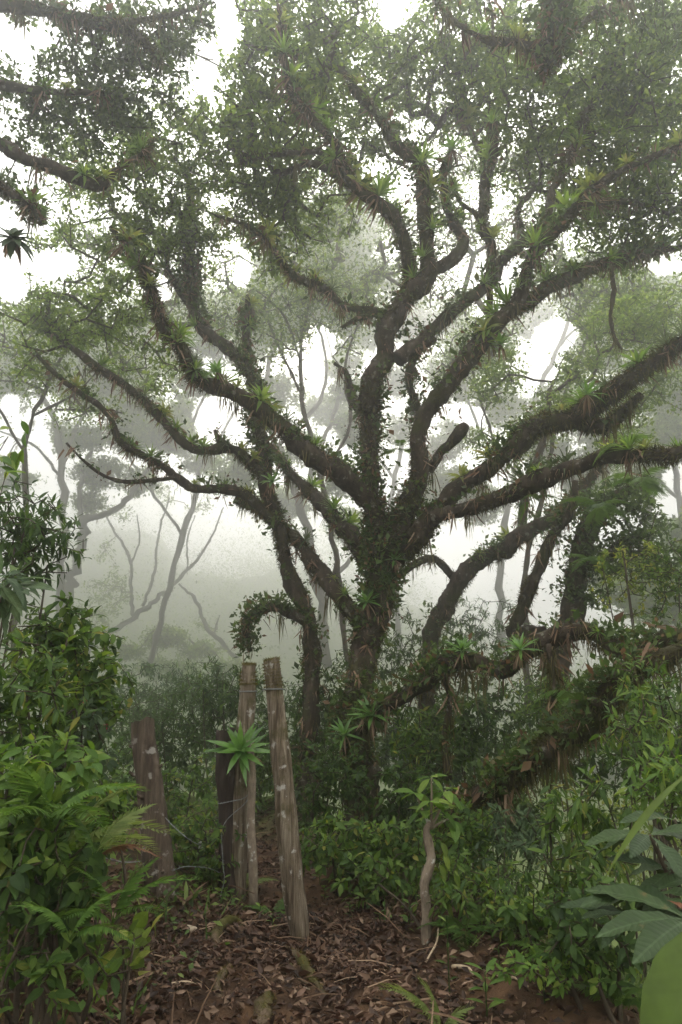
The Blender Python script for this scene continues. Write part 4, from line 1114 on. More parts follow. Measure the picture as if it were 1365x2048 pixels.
def moss_cap(o, b, Q, rq, n, lo, hi, mat='moss_yellow', size=.022, side=None):
    """Cushion moss on a length of post (fractions of its length)."""
    T, U, B = sweep_frames(Q)
    f = rng.uniform(lo, hi, n) * (len(Q) - 1); k = f.astype(int).clip(0, len(Q) - 1)
    a = rng.uniform(0, 6.28, n)
    nn = U[k] * np.cos(a)[:, None] + B[k] * np.sin(a)[:, None]
    p = Q[k] + nn * (rq[k] * 1.01)[:, None]
    keep = vnoise(p * 9) > -.1
    if hi >= 1:
        m = n // 2
        rr = np.sqrt(rng.random(m)) * rq[-1] * 1.03; aa = rng.uniform(0, 6.28, m)
        top = Q[-1] + U[-1] * (np.cos(aa) * rr)[:, None] + B[-1] * (np.sin(aa) * rr)[:, None] + T[-1] * (-.012 + .02 * rng.random(m))[:, None]
        p = np.vstack([p[keep], top]); nn = np.vstack([nn[keep], np.tile(T[-1], (m, 1))])
    else:
        p, nn = p[keep], nn[keep]
    A = Acc(); A.leaves(BLADE, p, frames(nz(nn + rdir(len(p)) * .8), rdir(len(p))), rng.uniform(.5, 1.5, len(p)) * size)
    c = A.build('moss', M[mat], o, origin=b)
    tag(c, kind='stuff')

def branch_stubs(o, b, Q, rq, N, spec, mat):
    for fr, a, ln in spec:
        k = int(fr * (len(Q) - 1)); T, U, B = sweep_frames(Q)
        nn = np.array([math.cos(a), math.sin(a), 0.0])
        P = np.array([Q[k] + nn * rq[k] * .7, Q[k] + nn * (rq[k] + ln * .5) + [0, 0, ln * .3], Q[k] + nn * (rq[k] + ln) + [0, 0, ln * .8]])
        V, Fs = tube(catmull(P, 3), np.linspace(.022, .007, 7), 7, .2, 20)
        mk('branch_stub', V, Fs, M[mat], o, True, origin=b)

o, b0, Q, rq, N = post('fence_post', 'thick leaning trunk post with broken branch stubs and a split top', (322, 1790), [(322, 1790, 31), (316, 1720, 30), (308, 1640, 29), (300, 1570, 28), (293, 1500, 25), (286, 1440, 24)], 'stump', top='broken', amp=.12)
branch_stubs(o, b0, Q, rq, N, [(.86, 3.6, .03), (.72, 3.3, .05), (.66, 3.7, .05), (.58, 3.5, .06), (.76, 6.0, .03), (.62, 4.2, .04), (.4, 4.6, .03), (.3, 5.2, .02)], 'stump')
PL = (Q, rq)
o, b1, Q, rq, N = post('fence_post', 'tall pale post with mossy cap behind the bromeliad', (477, 1800), [(473, 1800, 19), (476, 1700, 21), (481, 1600, 20), (488, 1500, 19), (494, 1420, 18), (500, 1330, 15)], 'post', top='flat')
moss_cap(o, b1, Q, rq, 2200, .93, 1.0)
PM = (Q, rq)
P = np.array([Q[-1] - [rq[-1] * .8, 0, .05], Q[-1] + [-rq[-1] * .9, 0, .10]])
V, Fs = tube(np.linspace(P[0], P[1], 5), np.linspace(.016, .003, 5), 6, .2, 20)
mk('splinter', V, Fs, M['post'], o, True, origin=b1)
o, b2, Q, rq, N = post('fence_post', 'short dark rotten post tucked against the tall pale post', (460, 1790), [(462, 1790, 22), (458, 1700, 20), (455, 1600, 19), (454, 1520, 20), (455, 1458, 21)], 'post_dark', top='broken', amp=.2)
o, b3, Q, rq, N = post('fence_post', 'thin straight stake standing right of the tall pale post', (508, 1830), [(508, 1830, 10), (506, 1740, 10), (504, 1640, 9), (503, 1560, 8), (502, 1480, 8)], 'sapling', top='flat', sides=10)
o, b4, Q, rq, N = post('fence_post', 'tall bowed grey post with split mossy top beside the trail', (598, 1885), [(600, 1885, 19), (590, 1800, 22), (578, 1700, 23), (569, 1600, 22), (560, 1500, 21), (549, 1400, 19), (540, 1320, 18)], 'post', top='broken', amp=.08)
moss_cap(o, b4, Q, rq, 1500, .9, 1.0, size=.018)
moss_cap(o, b4, Q, rq, 500, .66, .8, size=.014)
PR = (Q, rq)
o, b5, Q, rq, N = post('fence_post', 'slender brown stake half hidden in the leafy bank', (118, 1700), [(125, 1700, 9), (122, 1620, 9), (120, 1540, 8), (119, 1458, 7)], 'stump', top='flat', sides=10)
PS = (Q, rq)

# bromeliad on the tall pale post
k = int(.66 * len(PM[0]))
pb = PM[0][k] + np.array([-.01, -PM[1][k] * 1.5, 0])
big_bromeliad(pb, ndir(.05, -.9, .75), .36, .055, 24, 'large bright green bromeliad fixed to the tall pale post', 9, lo=.05, hi=1.1, arch=(.1, .5))

# ------------------------------------------------------------------ barbed wire
def wire(name, label, pts, r=.0022, sag=.03, barbs=8):
    P = catmull(np.array(pts), 10)
    f = np.linspace(0, 1, len(P))
    P = P + np.stack([0 * f, 0 * f, -sag * 4 * f * (1 - f)], -1)
    A = Acc()
    T, U, B = sweep_frames(P)
    for ph in (0, math.pi):
        tw = np.arange(len(P)) * 1.3 + ph
        V, Fs = tube(P + (U * np.cos(tw)[:, None] + B * np.sin(tw)[:, None]) * r, np.full(len(P), r), 5, 0)
        A.add(V, Fs)
    o = A.build(name, M['wire'], None, True)
    tag(o, label, 'wire', 'strands of barbed wire on the posts')
    for i in range(barbs):
        k = int((i + .5) / barbs * (len(P) - 1))
        d = rdir(1)[0] * .016
        V, Fs = tube(np.array([P[k] - d, P[k], P[k] + d]), np.array([.0012, .002, .0012]), 4, 0)
        mk('barb', V, Fs, M['wire'], o)
    return o
def on(PQ, f, dx=0, dy=-1):
    k = int(f * (len(PQ[0]) - 1)); d = nz(np.array([dx, dy, 0.0]))
    return PQ[0][k] + d * PQ[1][k] * 1.05
def ring(PQ, f):
    k = int(f * (len(PQ[0]) - 1)); a = np.linspace(0, 6.0, 14)
    return [PQ[0][k] + np.array([math.cos(x), math.sin(x), 0]) * PQ[1][k] * 1.12 for x in a]
wire('barbed_wire', 'upper barbed wire strand sagging from the thick trunk post to the rotten post', [on(PL, .52, 1, -.4), W(350, 1655, b0[1] - .1), W(380, 1680, b0[1] - .2), W(405, 1692, b1[1])], sag=0)
wire('barbed_wire', 'barbed wire strand stretched low between the thick trunk post and the rotten post', [on(PL, .3, 1, -.5), W(380, 1728, b0[1]), W(440, 1742, b1[1] - .1), on(PM, .16)], sag=.02)
wire('barbed_wire', 'barbed wire strand wrapped across the two clustered posts below the bromeliad', [W(436, 1608, b1[1] - .15), W(465, 1602, b1[1] - .18), W(492, 1594, b1[1] - .1), W(505, 1570, b1[1])], sag=0, barbs=4)
wire('barbed_wire', 'loose barbed wire hanging down the clustered posts to the mossy root', [W(500, 1565, b1[1] - .12), W(494, 1602, b1[1] - .15), W(448, 1650, b1[1] - .18), W(446, 1720, b1[1] - .2), W(449, 1760, b1[1] - .22), W(440, 1800, b1[1] - .25), W(440, 1855, b1[1] - .3)], sag=0, barbs=9)
wire('barbed_wire', 'wire tying the tops of the two tall posts together', ring(PM, .905) + [on(PM, .9, 1, -.2), (on(PM, .9, 1, 0) + on(PR, .9, -1, 0)) / 2, on(PR, .9, -1, -.2)] + ring(PR, .9), r=.003, sag=0, barbs=0)
wire('barbed_wire', 'barbed wire strand leading from the thick trunk post into the leafy bank', [on(PL, .34, -1, -.4), W(240, 1715, b0[1] - .1), W(180, 1690, b0[1] - .2), on(PS, .5)], sag=.03)
p = W(405, 1690, b1[1])
A = Acc(); pp = p + rng.normal(size=(9, 3)) * .012
A.leaves(TL['ovate'], pp, frames(rdir(9) + [0, 0, -.7], rdir(9)), np.full(9, .045))
tag(A.build('cloth_scrap', M['rag']), 'small white scrap of cloth caught on the barbed wire', 'rag')

# ------------------------------------------------------------------ shrubs
LEAF_ME = {}
def leaf_mesh(shape, mat):
    k = (shape, mat)
    if k not in LEAF_ME:
        LEAF_ME[k] = mk('leaf', TL[shape][0], TL[shape][1], M[mat], smooth=True, link=False)
    return LEAF_ME[k]

def shrub(label, centre, rad, ntip, n_per, leaf, size, green, single=0, spread=None, cat='shrub', name='shrub', group=None, stems=3, droop=.2, up=.8, foot=None, r0=.0035, cluster=None):
    """centre: (px, py, Y) of the leafy mass; rad: metres; single: how many leaves are built one by one."""
    c = W(*centre)
    rad = np.array(rad if np.ndim(rad) else (rad, rad, rad * .85), float)
    bx, by = (c[0], c[1] + .1) if foot is None else foot
    base = np.array([bx, by, float(g(bx, by))])
    o = empty(name, base); tag(o, label, cat, group)
    # tips through the volume, denser towards the outside
    tips = c + rdir(ntip) * (rng.random(ntip) ** .4)[:, None] * rad
    tips = tips[tips[:, 2] > g(tips[:, 0], tips[:, 1]) + .06]
    if len(tips) < 3: return o
    sk = []
    for s in range(stems):
        tgt = c + rng.normal(size=3) * rad * .35
        foot_p = base + np.append(rng.normal(size=2) * .08, -.05)
        foot_p[2] = g(foot_p[0], foot_p[1]) - .04
        mid = (foot_p + tgt) / 2 + np.append(rng.normal(size=2) * .08, 0)
        sk.append(catmull(np.array([foot_p, mid, tgt]), 7))
    A = Acc()
    for q in sk:
        V, Fs = tube(q, np.linspace(r0 * 4.2, r0 * 1.6, len(q)), 6, .1, 8); A.add(V, Fs)
    P, par, ids, K = grow(np.vstack(sk), tips, max(.07, float(rad.mean()) * .28), .12)
    twig_mesh(A, P, par, K, r0, .4, 4, r0 * 5)
    A.build('stem', M['twig'], o, True, origin=base)
    t = P[ids]; d = nz(P[ids] - P[np.maximum(par[ids], 0)])
    k = np.repeat(np.arange(len(t)), n_per); n = len(k)
    spread = spread or size * 1.0
    back = rng.random(n) * spread * 1.6
    u = rng.uniform(0, 6.28, n)
    pu = nz(np.cross(d[k], [.2, .3, .9])); pw = np.cross(d[k], pu)
    rad_d = pu * np.cos(u)[:, None] + pw * np.sin(u)[:, None]
    pos = t[k] - d[k] * back[:, None] + rng.normal(size=(n, 3)) * size * .06
    ld = nz(rad_d * .95 + d[k] * .55 + rdir(n) * .25 + [0, 0, -droop])
    ln = rdir(n) * .35 + [0, 0, up] + d[k] * .3 + [0, -.25, 0]
    Rm = frames(ld, nz(ln)); sz = size * rng.uniform(.4, 1.2, n)
    ok = pos[:, 2] > g(pos[:, 0], pos[:, 1]) + .01
    pos, Rm, sz = pos[ok], Rm[ok], sz[ok]
    px, py, z = project(pos)
    # leaves nearest to the viewer's side of the plant are built one by one
    score = z + .0 * px + np.where((px < -60) | (px > 1420) | (py > 2100), 50, 0)
    order = np.argsort(score)
    one, rest = order[:single], order[single:]
    me = leaf_mesh(leaf, 'one_' + green) if single else None
    for q in one:
        place('leaf', me, o, pos[q], Rm[q], sz[q], base)
    if len(rest):
        A = Acc(); A.leaves(TL[leaf] if size > .07 else LEAF4, pos[rest], Rm[rest], sz[rest])
        f = A.build('foliage', M['leaf_' + green], o, smooth=False, origin=base)
        tag(f, kind='stuff')
    return o

S = shrub
GL = 'shrubs of the leafy bank'
S('shrub with narrow dark leaves at the top of the leafy bank', (55, 1085, 4.2), (.36, .35, .33), 80, 11, 'lance', .10, 'dark', 280, group=GL)
S('dark narrow-leaved bush filling the crown of the leafy bank', (-10, 1060, 4.6), (.5, .4, .4), 90, 11, 'lance', .095, 'dark', 60, group=GL)
S('long-leaved plant with whorled pale green leaves on the leafy bank', (30, 1170, 3.1), (.12, .15, .12), 5, 10, 'lance', .19, 'grey', 50, droop=.35, group=GL, r0=.0015, foot=(-1.75, 3.2))
S('broadleaf bush below the narrow-leaved crown of the bank', (125, 1290, 4.3), (.40, .35, .34), 120, 11, 'ovate', .085, 'mid', 290, group=GL)
S('leafy bush at the outer edge of the bank facing the fog', (175, 1390, 4.9), (.30, .35, .30), 110, 11, 'ovate', .085, 'mid', 280, group=GL)
S('drooping-leaved shrub in the middle of the leafy bank', (40, 1400, 3.7), (.35, .3, .3), 90, 10, 'lance', .11, 'mid', 290, droop=.5, group=GL)
S('grey-green bush between the bank and the slender stake', (140, 1500, 4.6), (.27, .3, .3), 80, 10, 'ovate', .09, 'grey', 200, group=GL)
S('big-leaved pale green herb crowding the slender stake', (70, 1560, 3.3), (.30, .25, .22), 60, 8, 'ovate', .10, 'bright', 280, droop=.3, group=GL)
S('bright broadleaf herb under the slender stake', (60, 1680, 3.0), (.28, .25, .16), 40, 8, 'ovate', .095, 'mid', 260, droop=.35, group=GL)
S('heart-leaved creeper trailing down the leafy bank', (60, 1800, 2.9), (.26, .22, .20), 34, 6, 'heart', .08, 'dark', 200, droop=.5, group=GL)
S('dark heart-leaved creeper above the dead leaves of the bank', (130, 1800, 3.3), (.24, .22, .22), 34, 6, 'heart', .08, 'dark', 200, droop=.5, group=GL)
S('low creeper with sparse leaves at the foot of the bank', (90, 1930, 2.9), (.35, .2, .18), 30, 5, 'ovate', .085, 'mid', 120, droop=.5, group=GL)
S('small lime-leaved herb beside the fern at the trail edge', (258, 1880, 3.35), (.13, .12, .12), 8, 3, 'round', .12, 'yellow', 24, droop=.2, stems=2, group=GL)
S('tangled dark undershrub behind the bank creepers', (40, 1720, 3.8), (.5, .3, .45), 80, 9, 'ovate', .10, 'dark', 0, group=GL)
S('dim shrub in the shade between the bank and the thick trunk post', (180, 1640, 4.3), (.24, .25, .3), 70, 9, 'ovate', .085, 'mid', 120, group=GL)
S('leaf tip shrub poking in beside the fog at the bank edge', (5, 900, 2.6), (.06, .1, .12), 5, 4, 'ovate', .10, 'bright', 16, group=GL, r0=.0012, foot=(-1.75, 2.7))

GM = 'bushes in the hollow behind the posts'
S('dense small-leaved bush in the hollow left of the rotten post', (385, 1590, 7.6), (.7, .6, .45), 170, 12, 'ovate', .075, 'mid', 200, group=GM)
S('dark evergreen bush spreading above the thick trunk post', (340, 1440, 11), (1.1, .9, .55), 220, 12, 'lance', .11, 'dark', 0, group=GM)
S('dark evergreen bush spreading behind the tall posts', (480, 1420, 11), (1.2, .9, .7), 260, 12, 'lance', .11, 'dark', 0, group=GM)
S('airy bush rising beside the tall posts against the fog', (440, 1370, 10), (.6, .6, .4), 110, 10, 'lance', .12, 'dark', 0, group=GM)
S('pale hazy bush below the leaning tree in the fog hollow', (400, 1370, 15), (1.4, 1, .6), 200, 12, 'lance', .12, 'grey', 0, group=GM)
S('hazy bush at the brink of the fog left of the posts', (290, 1390, 13), (1.2, 1, .6), 200, 12, 'lance', .12, 'grey', 0, group=GM)
S('bright low bush between the thick trunk post and the trail', (400, 1680, 6.6), (.5, .4, .25), 110, 10, 'ovate', .075, 'mid', 200, group=GM)
S('shadowy bush closing the trail beyond the posts', (530, 1540, 11.5), (.9, .6, .6), 190, 12, 'ovate', .09, 'mid', 0, group=GM)
S('fresh green bush behind the thick trunk post', (250, 1560, 7.2), (.55, .5, .4), 130, 10, 'ovate', .08, 'mid', 120, group=GM)
S('shaded bush left of the slim mossy trunk', (560, 1470, 10), (.7, .6, .6), 170, 11, 'ovate', .09, 'dark', 0, group=GM)

GT = 'bushes around the foot of the huge tree'
S('dark leafy bush between the slim trunk and the huge trunk', (660, 1400, 10), (.6, .6, .7), 190, 12, 'lance', .11, 'dark', 0, group=GT)
S('dark bush covering the left foot of the huge trunk', (655, 1560, 7.8), (.5, .4, .5), 170, 12, 'ovate', .075, 'dark', 150, group=GT)
S('leafy bush leaning over the trail bend below the huge trunk', (680, 1690, 6.6), (.45, .4, .3), 110, 10, 'ovate', .085, 'mid', 250, group=GT)
S('broad-leaved bush in front of the huge trunk', (760, 1720, 6.2), (.40, .4, .32), 100, 9, 'ovate', .10, 'mid', 260, group=GT)
S('shadowed bush hugging the right foot of the huge trunk', (815, 1620, 7.4), (.5, .5, .5), 160, 11, 'ovate', .085, 'dark', 120, group=GT)
S('bright-tipped bush under the start of the low limb', (850, 1480, 7.8), (.42, .4, .42), 120, 10, 'lance', .11, 'mid', 260, group=GT)
S('upright leafy shrub between the low limb and the leaning trunk', (920, 1450, 8.2), (.45, .4, .4), 120, 10, 'ovate', .09, 'dark', 120, group=GT)
S('hazy bush filling the space behind the huge trunk', (800, 1310, 12), (.8, .7, .8), 190, 12, 'lance', .11, 'dark', 0, group=GT)
S('hazy bush right of the bent background trunk', (960, 1260, 13), (1.0, .7, .7), 190, 11, 'lance', .11, 'grey', 0, group=GT)
S('dark thicket under the hump of the low limb', (1000, 1420, 9.5), (.8, .6, .6), 190, 11, 'ovate', .09, 'dark', 0, group=GT)

GR = 'shrubs on the right-hand slope'
S('leafy shrub behind the pale sapling', (920, 1680, 6.2), (.42, .4, .35), 120, 10, 'ovate', .085, 'mid', 260, group=GR)
S('low dense shrub right of the pale sapling', (960, 1780, 5.3), (.40, .35, .25), 110, 10, 'lance', .085, 'mid', 260, group=GR)
S('slender-leaved shrub below the leaning trunk', (1050, 1700, 5.8), (.40, .35, .35), 90, 9, 'lance', .09, 'grey', 220, group=GR)
S('shaded shrub at the edge of the leafy slope', (1080, 1820, 4.8), (.36, .3, .25), 90, 9, 'ovate', .085, 'mid', 240, group=GR)
S('dark shrub under the glossy big-leaved plant', (1200, 1850, 4.0), (.36, .3, .28), 80, 9, 'ovate', .08, 'dark', 200, group=GR)
S('shrub with hanging leaves under the moss curtains', (1180, 1660, 4.8), (.35, .35, .35), 70, 8, 'lance', .12, 'mid', 200, droop=.5, group=GR)
S('pointed-leaf bush crowning the right-hand slope', (1300, 1470, 4.8), (.36, .35, .34), 90, 10, 'lance', .095, 'mid', 290, group=GR)
S('fine-leaved bush beside the low limb end', (1330, 1370, 5.2), (.40, .35, .3), 90, 10, 'lance', .08, 'mid', 180, group=GR)
S('light green bush above the glossy big-leaved plant', (1330, 1570, 4.2), (.26, .3, .24), 50, 9, 'lance', .10, 'bright', 180, group=GR)
S('yellowish climber bush with bare twigs above the low limb', (1270, 1150, 7.4), (.55, .4, .45), 110, 8, 'ovate', .065, 'yellow', 120, group=GR)
S('small-leaved bush rising right of the dark forked tree', (1340, 1160, 7.2), (.45, .4, .5), 130, 10, 'ovate', .065, 'mid', 120, group=GR)
S('low herbs along the right-hand trail edge', (1130, 1930, 4.1), (.42, .25, .12), 70, 7, 'ovate', .06, 'bright', 150, group=GR)
S('thicket deep behind the moss curtains', (1250, 1500, 7.5), (.8, .6, .6), 180, 10, 'ovate', .085, 'dark', 0, group=GR)
S('dense bush hanging over the slope beyond the leaning trunk', (1130, 1400, 8.4), (.7, .6, .45), 170, 11, 'lance', .09, 'mid', 0, group=GR)
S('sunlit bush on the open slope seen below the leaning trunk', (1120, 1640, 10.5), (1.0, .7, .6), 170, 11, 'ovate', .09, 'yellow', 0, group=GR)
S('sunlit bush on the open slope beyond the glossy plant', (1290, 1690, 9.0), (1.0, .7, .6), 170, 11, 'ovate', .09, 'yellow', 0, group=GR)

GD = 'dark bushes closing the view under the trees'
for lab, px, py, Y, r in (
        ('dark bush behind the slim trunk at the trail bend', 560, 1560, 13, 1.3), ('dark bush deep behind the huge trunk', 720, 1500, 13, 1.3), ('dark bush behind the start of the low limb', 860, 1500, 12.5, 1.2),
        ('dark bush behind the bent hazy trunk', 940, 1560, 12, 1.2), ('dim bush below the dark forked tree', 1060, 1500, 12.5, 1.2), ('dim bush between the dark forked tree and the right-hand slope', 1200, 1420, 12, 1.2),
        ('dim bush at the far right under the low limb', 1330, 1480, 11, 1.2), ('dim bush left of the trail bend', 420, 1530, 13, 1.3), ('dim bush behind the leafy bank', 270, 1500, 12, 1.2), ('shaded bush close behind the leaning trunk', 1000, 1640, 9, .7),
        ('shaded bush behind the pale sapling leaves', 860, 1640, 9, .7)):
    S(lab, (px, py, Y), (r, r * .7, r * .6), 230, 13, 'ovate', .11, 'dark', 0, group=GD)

# the sapling with a pale bent trunk
b = hit(852, 1885); Y = float(b[1])
o = empty('sapling', b); tag(o, 'young tree with a pale crooked trunk and a tuft of broad leaves', 'sapling')
pts = [(852, 1892, 10), (854, 1830, 10), (850, 1770, 10), (862, 1720, 10), (856, 1680, 9), (854, 1660, 8), (862, 1642, 7)]
P = np.array([W(p[0], p[1], Y) for p in pts]); r = np.array([p[2] for p in pts]) * mpp(P[0])
P = np.vstack([P[0] - [0, 0, .15], P]); r = np.append(r[0], r)
Q = catmull(P, 6); V, Fs = tube(Q, np.interp(np.linspace(0, len(P) - 1, len(Q)), np.arange(len(P)), r), 14, .22, 16)
mk('trunk', V, Fs, M['sapling'], o, True, origin=b)
me = leaf_mesh('ovate', 'one_bright')
top = Q[-1]
for ax, ay, L, n in ((-.09, .13, .15, 6), (0.02, .24, .14, 6), (.12, .15, .16, 6), (.07, .03, .16, 5), (-.06, .02, .15, 5), (.16, -.05, .16, 4), (.0, .10, .15, 5)):
    tip = top + np.array([ax, rng.normal() * .06, ay + .05])
    V, Fs = tube(catmull(np.array([top - [0, 0, .05], (top + tip) / 2 + [ax * .2, 0, 0], tip]), 4), np.linspace(.012, .005, 9), 6, .1, 8)
    mk('branch', V, Fs, M['sapling'], o, True, origin=b)
    for i in range(n):
        a = i * 2.4; d = ndir(math.cos(a), math.sin(a), rng.uniform(-.9, .5))
        place('leaf', me, o, tip, frames(d, ndir(rng.normal() * .2, -.3, 1)), L * rng.uniform(.8, 1.25), b)
for px, py in ((880, 1680), (885, 1705), (900, 1715), (877, 1725), (905, 1740)):
    place('leaf', leaf_mesh('ovate', 'one_yellow'), o, W(px, py, Y - .05), frames(ndir(.4, -.1, -.7), ndir(.5, -.8, .4)), .13, b)

# glossy big-leaved plant on the right
b = np.array([1.55, 2.9, 0.0]); b[2] = float(g(b[0], b[1]))
o = empty('glossy_shrub', b); tag(o, 'glossy shrub with long dark leathery leaves at the right of the trail', 'shrub')
me = leaf_mesh('big', 'glossy')
for (px, py, Y, n, L, sp) in ((1300, 1670, 2.55, 9, .20, 0), (1300, 1790, 2.45, 9, .21, 1), (1345, 1740, 2.6, 8, .20, 2), (1265, 1830, 2.5, 6, .19, 3), (1380, 1840, 2.3, 8, .28, 4), (1350, 1640, 2.7, 5, .2, 5)):
    c = W(px, py, Y)
    V, Fs = tube(catmull(np.array([b - [0, 0, .05], (b + c) / 2 + [.08, .05, -.1], c]), 6), np.linspace(.013, .006, 13), 7, .1, 8)
    mk('stem', V, Fs, M['twig'], o, True, origin=b)
    for i in range(n):
        a = sp + i * 2.39963; d = ndir(math.cos(a), math.sin(a) * .8, rng.uniform(-.3, .4))
        place('leaf', me, o, c + d * .01, frames(d, ndir(rng.normal() * .25, -.45, 1)), L * rng.uniform(.8, 1.15), b)
for px, py in ((1335, 1800),):
    place('dead_leaf', leaf_mesh('big', 'rust'), o, W(px, py, 2.35), frames(ndir(rng.normal(), -.3, -.4), ndir(0, -.6, 1)), .09, b)

# the very near lime leaves in the lower right corner
b = np.array([.75, 1.0, 0.0]); b[2] = float(g(b[0], b[1]))
o = empty('lime_leaf_plant', b); tag(o, 'blurred plant with long lime green leaves close at the right trail edge', 'plant')
me = leaf_mesh('big', 'lime')
BIGL = gen_leaf(.42, 12, .22, .2, peak=.5, wave=.02, petiole=.03)
big_me = mk('leaf', BIGL[0], BIGL[1], M['lime'], smooth=True, link=False)
LONGL = gen_leaf(.055, 12, .2, .35, peak=.45, petiole=.25)
long_me = mk('leaf', LONGL[0], LONGL[1], M['lime'], smooth=True, link=False)
A0, A1 = W(1440, 1830, 1.0), W(1290, 2110, .95)
place('leaf', big_me, o, A0, frames(A1 - A0, ndir(-.55, -.6, .5)), float(np.linalg.norm(A1 - A0)) * 1.1, b)
A0, A1 = W(1430, 1500, 1.25), W(1186, 1712, 1.25)
place('leaf', long_me, o, A0, frames(A1 - A0, ndir(-.3, -.5, .8)), float(np.linalg.norm(A1 - A0)), b)
for q in (W(1440, 1830, 1.0), W(1430, 1500, 1.25)):
    V, Fs = tube(catmull(np.array([b - [0, 0, .05], (b + q) / 2 + [.2, 0, 0], q]), 6), np.linspace(.010, .005, 13), 6, .05, 8)
    mk('stem', V, Fs, M['lime'], o, True, origin=b)

# small plants on the trail and its edges
def herb(label, foot, h, n, leaf, L, green, cat='plant', name='seedling', lean=(0, 0)):
    b = hit(*foot)
    o = empty(name, b); tag(o, label, cat)
    Q = catmull(np.array([b - [0, 0, .03], b + [lean[0] * .3, lean[1] * .3, h * .5], b + [lean[0], lean[1], h]]), 6)
    V, Fs = tube(Q, np.linspace(.005, .0025, len(Q)), 5, .05, 8); mk('stem', V, Fs, M['grass'], o, True, origin=b)
    for i in range(n):
        k = int((.3 + .7 * i / max(1, n - 1)) * (len(Q) - 1)); a = i * 2.4 + .5
        place('leaf', leaf_mesh(leaf, 'one_' + green), o, Q[k], frames(ndir(math.cos(a), math.sin(a), .35 + .3 * i / n), ndir(0, -.2, 1)), L * rng.uniform(.75, 1.15), b)
herb('seedling with lance leaves sprouting from the leaf litter', (975, 2040), .22, 10, 'lance', .13, 'bright')
herb('thin tall shoot rising from the leaf litter near the fern', (900, 2000), .42, 7, 'lance', .075, 'mid')
herb('yellow-green seedling at the foot of the leafy bank', (250, 1960), .22, 8, 'round', .10, 'yellow')
herb('small broadleaf seedling beside the clustered posts', (445, 1800), .16, 6, 'round', .075, 'bright')
herb('seedling at the edge of the trail below the huge tree', (640, 1770), .15, 6, 'ovate', .08, 'mid')
herb('sprout with three leaves under the sapling', (820, 1860), .18, 7, 'ovate', .09, 'mid')

for k_, (px, py) in enumerate(((352, 1800), (400, 1795), (330, 1850), (520, 1845), (545, 1870), (650, 1800), (700, 1840), (1000, 1940), (1060, 1965), (1090, 2010), (760, 1850))):
    herb(('little herb beside the thick trunk post', 'leafy sprout between the thick trunk post and the clustered posts', 'low sprout at the bank foot near the fallen bromeliad', 'small herb at the foot of the thin stake', 'small sprout between the stake and the bowed post', 'tiny herb at the trail bend behind the bowed post', 'low herb on the right rim of the trail bend', 'sprout in the litter below the slope shrubs', 'leafy herb at the lower edge of the slope', 'low herb near the bottom of the right-hand slope', 'sprout under the bush in front of the huge trunk')[k_], (px, py), rng.uniform(.06, .14), int(rng.integers(5, 9)), ('ovate', 'lance', 'round')[k_ % 3], rng.uniform(.05, .08), ('mid', 'bright')[k_ % 2])

# ------------------------------------------------------------------ ferns
def frond_mesh(L_seg=26, wl=.30, drop=.30, pin_w=.55):
    """A frond of unit length along +Y: returns (rachis V,F), list of leaflet (pos, R, size)."""
    t = np.linspace(0, 1, 15)
    c = np.stack([0 * t, t, -drop * t ** 2 + .12 * np.sin(t * 3.1)], -1)
    rv, rf = tube(c, np.linspace(.009, .002, 15), 4, 0)
    pos, Rm, sz = [], [], []
    for i in range(L_seg):
        f = .16 + .83 * i / L_seg
        p = np.array([np.interp(f, t, c[:, q]) for q in range(3)])
        ln = wl * (math.sin(math.pi * min(1, (f - .05) ** .7)) ** .8 + .06)
        for s in (-1, 1):
            d = ndir(s, .42 + .3 * f, -.22 + rng.normal() * .07)
            pos.append(p); Rm.append(frames(d[None], np.array([[0, 0, 1.0]]))[0]); sz.append(ln * rng.uniform(.9, 1.08))
    return (rv, rf), np.array(pos), np.array(Rm), np.array(sz)
LEAFLET = gen_leaf(.16, 4, .18, .2, peak=.35, petiole=.0)
LFM = {k: mk('leaflet', LEAFLET[0], LEAFLET[1], M[k], smooth=True, link=False) for k in ('fern', 'fern_pale', 'fern_dead')}
FR = [frond_mesh(26, .30, .32), frond_mesh(30, .24, .45), frond_mesh(22, .34, .2)]
FRM = {}
for mk_ in ('fern', 'fern_pale', 'fern_dead'):
    for v, (rc, pos, Rm, sz) in enumerate(FR):
        A = Acc(); A.add(*rc); A.leaves(LEAFLET, pos, Rm, sz)
        ob = A.build('frond', M[mk_], None, True); FRM[mk_, v] = ob.data; bpy.data.objects.remove(ob)
RACH = {(k, v): mk('frond', FR[v][0][0], FR[v][0][1], M[k], link=False) for k in ('fern', 'fern_pale', 'fern_dead') for v in range(3)}

def fern(label, base, fronds, mat='fern', detail=False, group=None, mats=None):
    """fronds: (direction vector, length, variant)."""
    o = empty('fern', base); tag(o, label, 'fern', group)
    base = np.array(base, float)
    for i, (d, L, v) in enumerate(fronds):
        m = mats[i] if mats else mat
        d = nz(np.array(d, float))
        R = frames(d[None], np.array([[0, 0, 1.0]]) + 1e-4)[0]
        if not detail:
            place('frond', FRM[m, v], o, base, R, L, base)
        else:
            fo = place('frond', RACH[m, v], o, base, R, L, base)
            rc, pos, Rm, sz = FR[v]
            for q in range(len(pos)):
                place('leaflet', LFM[m], fo, pos[q], Rm[q], sz[q], np.zeros(3))
    return o

def ring_fronds(n, L, el=(.3, .8), v=None):
    out = []
    for i in range(n):
        a = i * 6.283 / n + rng.normal() * .25; e = rng.uniform(*el)
        out.append(((math.cos(a) * math.cos(e), math.sin(a) * math.cos(e), math.sin(e)), L * rng.uniform(.75, 1.15), int(rng.integers(3)) if v is None else v))
    return out
def at_dir(a, b):
    return b - a
